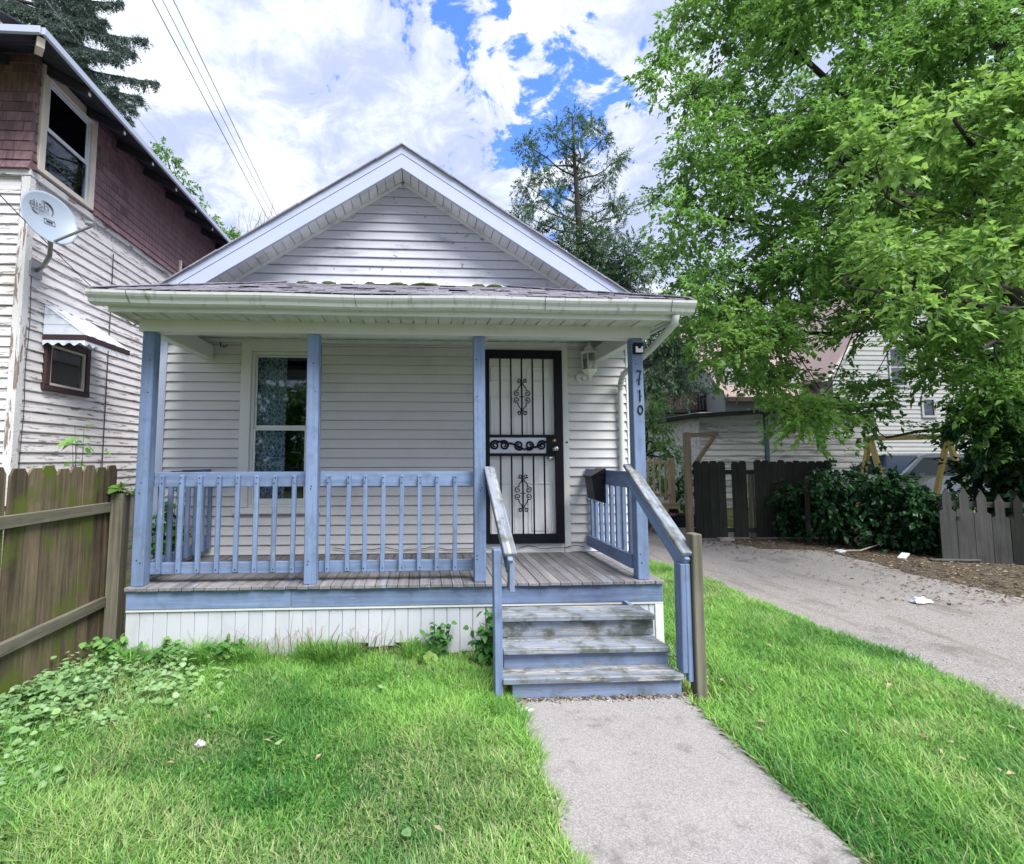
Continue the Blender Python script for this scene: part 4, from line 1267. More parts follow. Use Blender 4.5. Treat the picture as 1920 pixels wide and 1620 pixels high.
# ------------------------------------------------------------------ satellite dish on the old house
dish = thing('satellite_dish', 'grey oval satellite dish on a bent arm at the corner of the old house', 'satellite dish', (LX0, 5.17, 3.6))
nrm = Vector((.85, -.46, .26)).normalized()
Zx = nrm
Xx = Vector((0, 0, 1)).cross(Zx).normalized()
Yx = Zx.cross(Xx)
DA = Matrix((Xx, Yx, Zx)).transposed()
DC = Vector((-3.62, 4.84, 3.91))
rd = MB()
seg, RR = 36, .27
prof_ = [(0.001, 0), (.07, .003), (.14, .013), (.20, .027), (.25, .042), (RR, .050), (RR + .004, .046), (RR - .004, .036), (.2, .015), (.1, -.004), (.001, -.012)]
n0 = 0
for r_, h_ in prof_:
    for s in range(seg):
        a = 2 * math.pi * s / seg
        rd.v.append(tuple(DC + DA @ Vector((r_ * .90 * math.cos(a), r_ * 1.02 * math.sin(a), h_ - .05))))
for i in range(len(prof_) - 1):
    for s in range(seg):
        s2 = (s + 1) % seg
        rd.f.append((i * seg + s, i * seg + s2, (i + 1) * seg + s2, (i + 1) * seg + s))
refl = rd.build('reflector', dish, 'dish', smooth=True)


def on_dish(u, v, lift=.004):
    r_ = math.hypot(u / .9, v / 1.02)
    h_ = .05 * (r_ / RR) ** 2 - .05 + lift
    return DC + DA @ Vector((u, v, h_))


def flat_text(s, name, parent, mat, origin, xdir, ydir, size, bend=None):
    cd = bpy.data.curves.new(name, 'FONT'); cd.body = s; cd.size = size; cd.extrude = .0006
    tmp = bpy.data.objects.new('tmp', cd); col.objects.link(tmp)
    dg_ = bpy.context.evaluated_depsgraph_get()
    me = bpy.data.meshes.new_from_object(tmp.evaluated_get(dg_))
    bpy.data.objects.remove(tmp)
    me.name = name
    X = Vector(xdir).normalized(); Z = X.cross(Vector(ydir)).normalized(); Y = Z.cross(X)
    me.materials.clear(); me.materials.append(M[mat])
    Mx = Matrix.Translation(origin) @ Matrix((X, Y, Z)).transposed().to_4x4()
    return link(name, me, parent, Mx)


tx = on_dish(-.165, .075, .012)
flat_text('dish', 'lettering', refl, 'print', tx, DA @ Vector((1, 0, -.02)), DA @ Vector((0, 1, 0)), .105)
flat_text('NETWORK', 'lettering', refl, 'print', on_dish(-.150, .045, .009), DA @ Vector((1, 0, 0)), DA @ Vector((0, 1, 0)), .022)
lg = MB(); lg.tube([on_dish(-.03 + .075 * math.cos(a), .10 + .075 * math.sin(a), .008) for a in np.linspace(-.6, 1.9, 14)], [.002 + .005 * math.sin(i / 13 * math.pi) for i in range(14)], 5); lg.build('logo_arc', refl, 'print')
lg = MB(); lg.tube([on_dish(-.09 + .05 * math.cos(a), .065 + .045 * math.sin(a), .006) for a in np.linspace(3.5, 5.0, 8)], [.001, .003, .004, .004, .004, .003, .002, .001], 5); lg.build('logo_arc', refl, 'print')
q0 = [(-.035, .0), (.055, -.005), (.055, -.055), (-.035, -.05)]
lg = MB(); lg.tube([on_dish(*p, .006) for p in q0 + q0[:1]], .003, 5); lg.tube([on_dish(-.015, -.022, .006), on_dish(.035, -.027, .006)], .006, 5); lg.build('logo_frame', refl, 'print')
mt = MB(); mt.tube([(LX0 + .03, 5.17, 3.50), (-3.86, 5.11, 3.52), (-3.74, 5.02, 3.60), (-3.70, 4.97, 3.70), tuple(DC - nrm * .085 + Vector((0, 0, -.04)))], .022, 10)
mt.build('mast', dish, 'dishmetal', True)
box('wall_bracket', dish, 'dishmetal', LX0 + .008, LX0 + .03, 5.09, 5.25, 3.42, 3.58)
bk = MB(); cpt = DC - nrm * .07; bk.tube([cpt - nrm * .05, cpt + nrm * .02], .06, 12); bk.build('clamp', dish, 'dishmetal')
la = DC + DA @ Vector((.02, -.25, -.01))
lb = DC + DA @ Vector((.16, -.20, .36))
am = MB(); am.tube([DC + DA @ Vector((.0, -.20, -.05)), la, lb], [.012, .013, .013], 8); am.build('feed_arm', dish, 'dishmetal')
ln_ = MB(); ln_.tube([lb - (lb - DC).normalized() * -.02 + Vector((0, 0, .015)), lb - (lb - DC).normalized() * .06 + Vector((0, 0, .02))], .024, 10); ln_.build('feed_horn', dish, 'dishmetal')

# ------------------------------------------------------------------ overhead wires
def sagging(p0, p1, sag, n=24):
    p0, p1 = Vector(p0), Vector(p1)
    return [p0.lerp(p1, i / n) - Vector((0, 0, sag * 4 * (i / n) * (1 - i / n))) for i in range(n + 1)]


def ext(a, b, t0, t1):
    a, b = Vector(a), Vector(b)
    return a + (b - a) * t0, a + (b - a) * t1


for nm, a, b_, r_, lb_ in (
    ('power_line', (-5.50, 9.64, 10.87), (-6.30, 20.0, 11.32), .012, 'leftmost of the three overhead wires rising beside the gable'),
    ('power_line', (-5.29, 9.62, 10.87), (-6.08, 20.0, 11.39), .009, 'middle of the three overhead wires rising beside the gable'),
    ('power_line', (-5.07, 9.61, 10.87), (-5.92, 20.0, 11.43), .011, 'rightmost of the three overhead wires rising beside the gable')):
    p0, p1 = ext(a, b_, -1.6, 1.9)
    m_ = MB(); m_.tube([p0.lerp(p1, i / 12) for i in range(13)], r_, 6)
    tag(m_.build(nm, None, 'concretewire'), lb_, 'wire', 'overhead power lines')
p0, p1 = ext((-7.67, 9.76, 10.87), (-11.32, 19.68, 15.07), -1.0, 1.6)
m_ = MB(); m_.tube([p0.lerp(p1, i / 12) for i in range(13)], .009, 6)
tag(m_.build('service_wire', None, 'concretewire'), 'single thin wire passing over the old house roof by the spruce', 'wire')
m_ = MB(); m_.tube(sagging((-3.9, 3.6, 4.35), (LX0 + .01, 6.9, 3.40), .05), .005, 5)
tag(m_.build('drop_cable', None, 'wire'), 'thin dark cable slanting past the satellite dish to the clapboards', 'cable')

# ------------------------------------------------------------------ wooden privacy fence by the lawn
fence = thing('privacy_fence', 'weathered mossy wooden privacy fence with dog-eared pickets beside the porch', 'fence', (-2.6, 3.2, 0))
dogs = []
for v in range(3):
    hgt = 1.50 + (.0, .008, -.010)[v]
    wd_ = .137
    e = .028
    me_b = MB()
    me_b.prism([(0.02, -wd_ / 2, 0), (0.02, wd_ / 2, 0), (hgt - .045, wd_ / 2, 0), (hgt, wd_ / 2 - e, 0), (hgt, -wd_ / 2 + e, 0), (hgt - .045, -wd_ / 2, 0)], (0, 0, .017))
    me = bpy.data.meshes.new('dog_eared_picket'); me.from_pydata(me_b.v, [], me_b.f); me.materials.append(M['fence'])
    dogs.append(me)
y = 1.0
k = 0
base = Matrix(((0, 0, -1, 0), (0, 1, 0, 0), (1, 0, 0, 0), (0, 0, 0, 1)))   # local X up, local Z toward -X
while y < 4.42:
    Mx = Matrix.Translation((-2.625 + random.uniform(-.003, .003), y, random.uniform(-.012, .012))) @ base @ Matrix.Rotation(random.gauss(0, .006), 4, 'Z') @ Matrix.Rotation(random.gauss(0, .004), 4, 'Y')
    link('picket', dogs[k % 3], fence, Mx)
    y += .1395; k += 1
bar('fence_rail', fence, 'post', (-2.602, .95, 1.185), (-2.602, 4.30, 1.155), .036, .082, bev=.004)
bar('fence_rail', fence, 'post', (-2.602, .95, .36), (-2.602, 4.30, .385), .036, .082, bev=.004)
bar('fence_post', fence, 'post', (-2.555, 4.365, -.02), (-2.548, 4.37, 1.268), .105, .115, up=(0, 1, 0), bev=.006)
bar('fence_post', fence, 'post', (-2.555, 1.6, -.02), (-2.55, 1.6, 1.30), .095, .095, up=(0, 1, 0), bev=.006)


# ------------------------------------------------------------------ far side of the drive
gate = thing('board_fence', 'weathered board fence, shade painted in, with two gaps at the end of the driveway', 'fence', (6.6, 9.3, 0))


def pickets(parent, mat, xs, y, z0, z1, wd_, tip='dog', yslope=0., dz=.02):
    q_ = math.hypot(1, yslope)
    dx, dy = 1 / q_, yslope / q_
    for x in xs:
        h = z1 + random.uniform(-dz, dz)
        yy = y + yslope * (x - xs[0])
        if tip == 'dog':
            o2 = [(-.5, z0), (.5, z0), (.5, h - .05), (.28, h), (-.28, h), (-.5, h - .05)]
        else:
            o2 = [(-.5, z0), (.5, z0), (.5, h - .36), (.28, h - .33), (.28, h - .12), (0, h), (-.28, h - .12), (-.28, h - .33), (-.5, h - .36)]
        m_ = MB()
        m_.prism([(x + dx * a * wd_, yy + dy * a * wd_, z_) for a, z_ in o2], (-dy * .02, dx * .02, 0))
        along_z(m_.build('picket', parent, mat))


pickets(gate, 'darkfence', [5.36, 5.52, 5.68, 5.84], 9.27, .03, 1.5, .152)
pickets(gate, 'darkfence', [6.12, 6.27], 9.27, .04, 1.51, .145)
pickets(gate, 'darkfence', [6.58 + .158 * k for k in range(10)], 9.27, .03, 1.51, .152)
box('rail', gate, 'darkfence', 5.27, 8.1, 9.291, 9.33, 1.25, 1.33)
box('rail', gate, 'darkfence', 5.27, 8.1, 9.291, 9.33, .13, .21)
box('fence_post', gate, 'post', 6.46, 6.53, 9.331, 9.42, 0, 1.3)
gal = thing('arbor_post', 'brown timber post with a short braced arm at the end of the board fence', 'post', (5.2, 9.32, 0))
box('upright', gal, 'decktan', 5.14, 5.25, 9.27, 9.37, 0, 2.06)
bar('arm', gal, 'decktan', (5.25, 9.32, 2.0), (5.83, 9.32, 2.04), .06, .085)
bar('brace', gal, 'decktan', (5.30, 9.32, 1.38), (5.76, 9.32, 1.99), .05, .07)
bd = MB(); bd.box(5.63, 5.90, 9.05, 9.16, .0, .06)
tag(bd.build('brick', None, 'stone'), 'dull reddish block lying at the foot of the board fence', 'block')

rfence = thing('picket_fence', 'grey weathered picket fence with pointed tops past the vines', 'fence', (8.9, 7.0, 0))
pickets(rfence, 'greyfence', [8.05 + .188 * k for k in range(4)], 7.15, 0, 1.08, .198, 'point', yslope=-.42, dz=.06)
pickets(rfence, 'darkfence', [8.802 + .188 * k for k in range(11)], 7.15 - .42 * .752, 0, 1.08, .190, 'point', yslope=-.42, dz=.06)  # same grey pickets, coloured dark to stand for the shaded ones
bar('rail', rfence, 'greyfence', (8.0, 7.235, .86), (10.9, 6.017, .86), .035, .08)
bar('rail', rfence, 'greyfence', (8.0, 7.235, .2), (10.9, 6.017, .2), .035, .08)

dk = thing('back_deck', 'tan wooden deck platform with railing behind the house', 'deck', (4.0, 10.6, 0))
box('platform', dk, 'decklight', 2.6, 5.62, 10.45, 13.2, .46, .58)
for x in (2.8, 4.2, 5.5):
    box('footing', dk, 'darkfence', x, x + .09, 10.6, 10.69, 0, .46)
for x in (5.44, 4.0):
    box('rail_post', dk, 'decklight', x, x + .11, 10.48, 10.59, .581, 1.56)
box('top_rail', dk, 'decklight', 2.7, 5.439, 10.5, 10.55, 1.42, 1.50)
box('bottom_rail', dk, 'decklight', 2.7, 5.439, 10.5, 10.55, .72, .79)
for x in np.arange(4.15, 5.42, .13):
    box('baluster', dk, 'decklight', x, x + .035, 10.465, 10.499, .70, 1.48)
stp = MB(); stp.box(5.66, 6.2, 10.9, 11.3, 0, .28).build('deck_step', dk, 'darkfence')

sw_ = thing('swing_frame', 'yellow timber swing frame standing beyond the vine thicket', 'swing frame', (11.0, 10.5, 0))
bar('crossbeam', sw_, 'yellow', (9.98, 10.5, 2.0), (12.05, 10.5, 2.04), .09, .11)
for x in (10.07, 11.93):
    bar('leg', sw_, 'yellow', (x, 9.98, 0), (x, 10.46, 1.98), .08, .09)
    bar('leg', sw_, 'yellow', (x + .12, 11.1, 0), (x + .05, 10.54, 1.98), .08, .09)


# ------------------------------------------------------------------ far houses
def boards(parent, mat, x0, x1, y, z0, z1, step, name='siding_board', gaps=()):
    z_ = z0
    while z_ < z1 - .01:
        h = min(step, z1 - z_)
        xs_ = [(x0, x1)]
        for gx0, gx1, gz0, gz1 in gaps:
            if z_ + h > gz0 and z_ < gz1:
                nx_ = []
                for a, b_ in xs_:
                    if gx0 > a: nx_.append((a, min(gx0, b_)))
                    if gx1 < b_: nx_.append((max(gx1, a), b_))
                xs_ = nx_
        for a, b_ in xs_:
            if b_ - a > .02:
                m_ = MB(); m_.prism([(a, y, z_), (a, y - .03, z_), (a, y - .005, z_ + h), (a, y, z_ + h)], (b_ - a, 0, 0)); m_.build(name, parent, mat)
        z_ += step


def simple_window(parent, x0, x1, y, z0, z1, frame='whitesiding', bars=True):
    wdw = part('window', parent, ((x0 + x1) / 2, y, z0))
    MB().box(x0, x1, y - .02, y - .012, z0, z1).build('pane', wdw, 'farglass')
    MB().box(x0 + .01, x1 - .01, y - .010, y - .006, z0, z1).build('pane_backing', wdw, 'room')  # dark panel behind the glass standing in for an unlit room
    for a, b_, c, d in ((x0 - .09, x0, z0 - .09, z1 + .09), (x1, x1 + .09, z0 - .09, z1 + .09), (x0, x1, z1, z1 + .09), (x0, x1, z0 - .09, z0)):
        box('frame', wdw, frame, a, b_, y - .06, y + .01, c, d)
    if bars:
        box('meeting_rail', wdw, frame, x0, x1, y - .045, y - .021, (z0 + z1) / 2 - .03, (z0 + z1) / 2 + .03)


gar = thing('weathered_garage', 'old garage of flaking whitish boards behind the board fence', 'garage', (11, 15, 0))
MB().box(8.78, 14.6, 15.0, 20.5, 0, 3.0).build('wall', gar, 'oldboard')
boards(gar, 'oldboard', 8.80, 10.88, 14.995, .3, 3.0, .19)
boards(gar, 'oldboard', 11.02, 14.6, 14.995, .3, 3.0, .19)
box('corner_board', gar, 'teal', 10.885, 11.015, 14.94, 14.99, 0, 3.02)
rr_ = MB(); rr_.prism([(8.4, 14.6, 2.80), (8.4, 14.6, 2.92), (15.0, 14.6, 3.34), (15.0, 14.6, 3.22)], (0, 6.2, 0)); rr_.build('roof', gar, 'darkfence')

gh = thing('grey_house', 'grey sided house with an upstairs balcony beyond the arbor post', 'house', (12.2, 22, 0))
MB().prism([(10.6, 22.6, 0), (11.9, 22.0, 0), (15.0, 22.0, 0), (15.0, 29, 0), (10.6, 29, 0)], (0, 0, 3.6)).build('wall', gh, 'greysiding')
boards(gh, 'greysiding', 11.95, 14.5, 21.995, .3, 3.6, .16, gaps=((12.35, 12.85, 1.9, 3.0),))
simple_window(gh, 12.4, 12.8, 21.99, 1.95, 2.9)
bx_ = MB()
for k in range(20):
    zz = .3 + k * .165
    bx_ = MB(); bx_.prism([(10.6, 22.6, zz), (11.93, 21.985, zz), (11.93, 21.96, zz), (10.6, 22.57, zz)], (0, 0, .15)); bx_.build('siding_board', gh, 'greysiding')
wd2 = part('bay_door', gh, (11.6, 22.0, .4)); MB().prism([(11.35, 22.22, .5), (11.85, 21.99, .5), (11.85, 21.93, .5), (11.35, 22.16, .5)], (0, 0, 1.75)).build('pane', wd2, 'farglass')
wd2 = part('bay_window', gh, (10.9, 22.3, 1.9)); MB().prism([(10.72, 22.50, 1.9), (11.05, 22.35, 1.9), (11.05, 22.29, 1.9), (10.72, 22.44, 1.9)], (0, 0, 1.2)).build('pane', wd2, 'farglass')
box('balcony_floor', gh, 'darkfence', 10.4, 14.8, 21.5, 25, 3.6, 3.75)
for x in np.arange(10.45, 13.2, .16):
    box('balcony_slat', gh, 'darkbrown', x, x + .13, 21.5, 21.54, 3.76, 4.55)
MB().box(11.9, 15, 23.5, 29, 3.76, 6.2).build('upper_wall', gh, 'greysiding')
MB().prism([(11.4, 23.3, 5.0), (13.5, 23.3, 8.2), (16.2, 23.3, 5.0), (16.0, 23.3, 4.9), (13.5, 23.3, 7.95), (11.6, 23.3, 4.9)], (0, 6, 0)).build('roof', gh, 'darkfence')

wh = thing('white_house', 'large white house with pinkish brown roof behind the maple', 'house', (19, 20, 0))
MB().box(13.0, 16.6, 20.2, 28, 0, 5.5).build('wall', wh, 'whitesiding')
boards(wh, 'whitesiding', 13.0, 16.6, 20.195, 2.6, 4.0, .17)
MB().prism([(12.7, 19.6, 4.1), (17.3, 19.6, 4.1), (17.3, 24, 8.4), (12.7, 24, 8.4)], (0, 0, -.14)).build('roof', wh, 'pinkroof')
MB().box(12.7, 17.3, 19.55, 19.62, 3.9, 4.08).build('eave', wh, 'darkbrown')
MB().prism([(16.9, 19.1, 0), (24.0, 19.1, 0), (24.0, 19.1, 5.0), (20.4, 19.1, 9.6), (16.9, 19.1, 5.0)], (0, 8, 0)).build('gable_wall', wh, 'whitesiding')
boards(wh, 'whitesiding', 16.9, 24.0, 19.095, 1.0, 5.0, .17, gaps=((19.33, 20.2, 4.4, 6.2), (20.65, 21.3, 3.2, 4.05)))
for k in range(20):
    zz = 5.0 + k * .2
    if 4.4 < zz + .2 and zz < 6.2:
        rg = [(16.9 + (zz - 5) * .76, 19.33), (20.2, 24.0 - (zz - 5) * .78)]
    else:
        rg = [(16.9 + (zz - 5) * .76, 24.0 - (zz - 5) * .78)]
    for a, b_ in rg:
        m_ = MB(); m_.prism([(a, 19.095, zz), (a, 19.065, zz), (a, 19.09, zz + .2), (a, 19.095, zz + .2)], (b_ - a, 0, 0)); m_.build('siding_board', wh, 'whitesiding')
simple_window(wh, 19.44, 20.08, 19.09, 4.55, 6.05)
simple_window(wh, 20.75, 21.2, 19.09, 3.3, 3.95, bars=False)
simple_window(wh, 13.6, 14.2, 20.19, 4.2, 5.2)
for s in (-1, 1):
    xa = 16.35 if s < 0 else 24.5
    bar('rake_board', wh, 'white', (20.4, 18.85, 9.85), (xa, 18.85, 4.65 if s < 0 else 4.7), .05, .26, up=(0, 1, 0)).scale = (1, 1, 1)
    m_ = MB(); zE = 4.65
    m_.prism([(20.4, 18.8, 10.05), (xa, 18.8, zE + .15), (xa, 18.8, zE + .02), (20.4, 18.8, 9.9)], (0, 8.6, 0)); m_.build('roof', wh, 'pinkroof')

# ------------------------------------------------------------------ parked car behind the thicket
car = thing('parked_car', 'blue-grey car parked behind the swing frame and vines', 'car', (13.2, 12.4, 0))
cb_ = MB()
side = [(11.2, .35), (11.15, .75), (11.4, .95), (12.25, 1.08), (12.95, 1.62), (13.3, 1.68), (14.9, 1.66), (15.6, 1.15), (15.75, .8), (15.7, .35)]
cb_.prism([(x, 11.9, z_) for x, z_ in side], (0, 1.75, 0))
cb_.v = [(x, y + (.16 if y < 12.5 else -.16) * max(0, (z_ - 1.0) / .7), z_) for x, y, z_ in cb_.v]
cb_.build('body', car, 'carpaint')
for pts_ in ([(12.42, 1.12), (13.0, 1.57), (13.85, 1.58), (13.85, 1.12)], [(13.95, 1.12), (13.95, 1.58), (14.8, 1.57), (15.3, 1.14)]):
    m_ = MB(); m_.prism([(x, 11.915 + .16 * (z_ - 1.0) / .7 - .02, z_) for x, z_ in pts_], (0, .012, 0)); m_.build('side_window', car, 'carglass')
m_ = MB(); m_.quad((12.30, 12.05, 1.10), (12.30, 13.5, 1.10), (12.93, 13.45, 1.615), (12.93, 12.10, 1.615)); m_.v = [(x - .012, y, z_ + .012) for x, y, z_ in m_.v]; m_.build('windscreen', car, 'carglass')
for x in (12.0, 14.8):
    for y in (11.9, 13.5):
        wl = part('wheel', car, (x, y, .33))
        MB().lathe((x, y, .33), [(.33, -.02), (.33, .17), (.2, .18)], 20, YA).build('tyre', wl, 'tyre')
        MB().lathe((x, y, .33), [(.2, .0), (.2, .185), (.05, .19)], 16, YA).build('rim', wl, 'nickel')
m_ = MB(); m_.box(11.14, 11.3, 12.0, 12.3, .72, .88); m_.build('headlight', car, 'solar')
m_ = MB(); m_.box(11.14, 11.3, 13.25, 13.55, .72, .88); m_.build('headlight', car, 'solar')
m_ = MB(); m_.box(12.6, 12.72, 11.78, 11.9, 1.05, 1.18); m_.build('mirror', car, 'carpaint')

# ------------------------------------------------------------------ litter
def crumple(name, mat, c, sx, sy, sz, label, cat, seed=1, n=10):
    r2 = random.Random(seed)
    b = MB(); b.lathe(c, [(.05, 0), (1, .12), (.95, .5), (.55, .95), (.05, 1)], n)
    b.v = [(c[0] + (x - c[0]) * sx * r2.uniform(.7, 1.25), c[1] + (y - c[1]) * sy * r2.uniform(.7, 1.25), c[2] + (z_ - c[2]) * sz * r2.uniform(.75, 1.2)) for x, y, z_ in b.v]
    return tag(b.build(name, None, mat), label, cat)


crumple('plastic_bag', 'paper', (5.42, 5.16, .002), .11, .06, .055, 'crumpled white plastic bag lying on the driveway', 'bag', 3)
bd = MB(); bd.prism([(7.40, 7.36, .005), (7.58, 7.46, .06), (7.63, 7.38, .06), (7.45, 7.28, .005)], (0, 0, .02))
tag(bd.build('white_board', None, 'white'), 'short white board scrap lying on the mulch by the vines', 'board')
bd = MB(); bd.prism([(7.75, 7.15, .004), (8.35, 6.98, .03), (8.37, 7.07, .03), (7.77, 7.24, .004)], (0, 0, .02))
tag(bd.build('grey_board', None, 'greyfence'), 'grey plank lying flat at the foot of the picket fence', 'board')
crumple('paper_scrap', 'paper', (6.95, 7.9, .002), .10, .05, .05, 'small white paper scrap at the foot of the vine thicket', 'litter', 5)
crumple('paper_scrap', 'paper', (-1.17, 2.82, .03), .028, .022, .03, 'tiny white scrap lying in the left-hand grass', 'litter', 6)
crumple('paper_scrap', 'paper', (.655, 3.13, .012), .05, .016, .012, 'white chip lying on the corner of the concrete walk', 'litter', 7)
cp = MB(); cp.tube([(.515, 3.37, .045), (.565, 3.345, .05)], .030, 12); cp.tube([(.565, 3.345, .05), (.575, 3.34, .05)], .034, 12)
tag(cp.build('yellow_cup', None, 'yellowcup'), 'small yellow plastic cup lying in the grass by the steps', 'cup')
st_ = MB(); st_.tube([(6.95, 7.95, .02), (7.3, 7.9, .03), (7.7, 7.95, .12), (7.95, 8.0, .35), (7.92, 7.95, .6)], [.012, .012, .010, .008, .005], 6)
tag(st_.build('bare_stick', None, 'stick'), 'pale bent stick poking out of the vine thicket', 'stick')


# clump centres of the crowns (metres)
MAPLE = [(11.00, 9.90, 4.18), (14.92, 10.34, 4.36), (5.53, 10.41, 7.49), (4.94, 8.04, 6.13), (7.56, 7.25, 4.88), (7.52, 10.32, 9.78), (13.10, 9.91, 11.21), (4.83, 7.63, 4.60), (7.65, 10.54, 10.78), (14.90, 10.47, 10.09), (8.14, 7.90, 4.22), (15.19, 10.49, 5.01), (5.50, 8.22, 10.26), (9.96, 8.25, 7.71), (11.11, 8.27, 6.33), (7.17, 7.39, 3.82), (15.35, 9.75, 12.91), (14.10, 9.88, 13.04), (6.23, 7.23, 4.80), (5.87, 10.45, 11.06), (7.07, 10.36, 4.08), (12.55, 8.41, 7.85), (9.36, 7.33, 2.53), (12.80, 8.36, 10.53), (8.84, 8.28, 7.94), (6.77, 10.59, 4.92), (13.02, 8.58, 6.00), (7.33, 10.01, 5.83), (7.13, 7.39, 6.25), (13.37, 8.88, 11.75), (13.62, 9.69, 11.39), (14.47, 9.88, 5.51), (4.70, 7.71, 6.25), (11.56, 8.74, 1.58), (8.58, 8.57, 8.37), (9.50, 8.35, 6.14), (5.92, 9.86, 9.45), (13.91, 9.87, 8.71), (12.03, 9.46, 4.60), (12.40, 9.60, 8.44), (8.35, 7.24, 4.84), (10.20, 9.48, 9.60), (9.47, 8.38, 3.25), (13.77, 10.07, 8.97), (14.44, 10.52, 5.03), (10.70, 10.04, 11.12), (14.05, 9.55, 7.14), (9.43, 7.78, 3.73), (12.21, 9.46, 5.87), (8.99, 9.83, 5.46), (7.41, 7.95, 4.47), (8.71, 7.34, 4.46), (7.37, 7.38, 8.02), (5.02, 7.82, 7.41), (6.32, 8.78, 11.20), (8.05, 9.21, 5.33), (8.45, 9.29, 11.85), (4.96, 8.35, 5.57), (13.44, 9.96, 8.05), (8.96, 7.68, 6.98), (11.49, 10.46, 6.48), (5.95, 7.20, 2.23), (10.83, 9.34, 10.80), (11.56, 8.08, 5.12), (13.06, 8.61, 6.41), (9.43, 9.31, 10.92), (9.17, 7.25, 2.79), (11.50, 8.04, 3.35), (8.34, 10.56, 11.62), (6.93, 8.81, 5.19), (12.74, 9.79, 11.59), (6.67, 8.34, 5.72), (9.53, 9.73, 8.46), (9.21, 8.06, 10.60), (10.21, 7.25, 5.19), (11.95, 9.16, 7.41), (9.04, 10.10, 8.31), (14.10, 10.04, 12.59), (9.93, 8.17, 6.71), (9.65, 7.68, 2.14), (8.70, 8.89, 5.87), (7.86, 9.19, 10.36), (7.04, 9.89, 3.27), (11.82, 9.66, 12.57), (12.71, 10.06, 12.75), (7.42, 10.44, 5.39), (10.38, 8.19, 9.78), (13.84, 9.28, 10.79), (4.57, 7.45, 6.58), (5.40, 9.72, 5.88), (12.57, 8.67, 10.34), (10.47, 9.08, 9.14), (6.62, 8.96, 3.80), (6.30, 9.43, 4.30), (4.34, 7.51, 4.11), (9.90, 9.91, 9.04), (7.83, 10.51, 12.05), (6.93, 8.38, 4.97), (13.28, 9.94, 5.31), (6.79, 7.31, 9.11), (13.88, 9.79, 7.22), (12.14, 8.66, 5.13), (5.70, 8.47, 9.54), (5.41, 8.14, 8.28), (5.38, 8.00, 7.85), (10.61, 10.34, 13.14), (10.42, 8.80, 4.59), (11.41, 9.49, 9.18), (10.10, 7.88, 9.18), (4.01, 7.47, 7.89), (7.73, 8.79, 8.28), (7.59, 10.40, 5.07), (12.24, 10.52, 8.20), (6.55, 7.44, 9.25), (6.59, 8.55, 10.81), (6.82, 7.38, 7.26), (6.75, 7.49, 5.33), (7.61, 9.04, 10.72), (10.28, 7.26, 8.16), (9.57, 9.14, 6.68), (9.89, 8.25, 2.15), (5.99, 7.54, 6.73), (12.95, 10.25, 6.52), (10.44, 9.15, 3.80), (6.37, 8.50, 3.10), (4.78, 8.41, 9.73), (9.93, 8.66, 9.14), (5.11, 10.01, 5.89), (11.39, 9.97, 11.88), (10.07, 10.53, 13.03), (8.16, 8.54, 2.46), (6.04, 8.04, 7.28), (14.87, 10.09, 3.13), (8.74, 7.69, 6.68), (14.52, 9.91, 10.78), (8.24, 10.13, 4.87), (7.03, 8.26, 10.78), (8.50, 9.59, 7.01), (12.33, 9.56, 2.13), (11.69, 9.92, 6.56), (6.09, 7.50, 9.43), (5.67, 7.45, 3.71), (13.73, 9.54, 2.43), (12.38, 9.28, 4.08), (15.31, 10.51, 10.80), (7.64, 7.21, 6.41), (12.70, 10.21, 8.74), (11.87, 8.62, 4.01), (11.26, 7.30, 8.49), (8.97, 7.85, 8.89), (10.40, 9.55, 5.13), (10.06, 10.46, 3.21), (12.11, 9.93, 3.36), (4.93, 7.90, 9.90), (5.33, 9.05, 7.39), (10.64, 9.53, 8.20), (8.14, 10.08, 8.93), (9.19, 8.63, 11.04), (13.63, 9.80, 13.10), (13.35, 8.80, 7.09), (9.55, 10.27, 5.99), (8.37, 7.32, 4.40), (5.48, 8.63, 3.41), (5.86, 8.12, 6.66), (9.46, 7.78, 9.45), (8.46, 8.50, 10.61), (10.85, 7.87, 2.38), (11.35, 7.66, 4.92), (6.84, 10.52, 6.94), (9.54, 7.58, 9.59), (4.08, 7.33, 5.45), (6.54, 7.27, 6.83), (13.43, 9.08, 8.86), (7.78, 9.12, 6.54), (5.25, 7.40, 5.92), (4.58, 7.69, 7.07), (12.47, 8.14, 8.49), (10.33, 8.09, 3.73), (14.45, 10.25, 8.01), (8.18, 7.35, 10.04), (13.38, 9.20, 12.01), (5.63, 9.28, 4.16), (10.66, 8.21, 8.52), (7.92, 7.94, 9.20), (6.12, 8.40, 10.23), (6.93, 9.02, 6.47), (6.01, 10.07, 5.39), (14.24, 9.36, 8.12), (8.57, 10.41, 11.16), (8.57, 8.12, 6.59)]
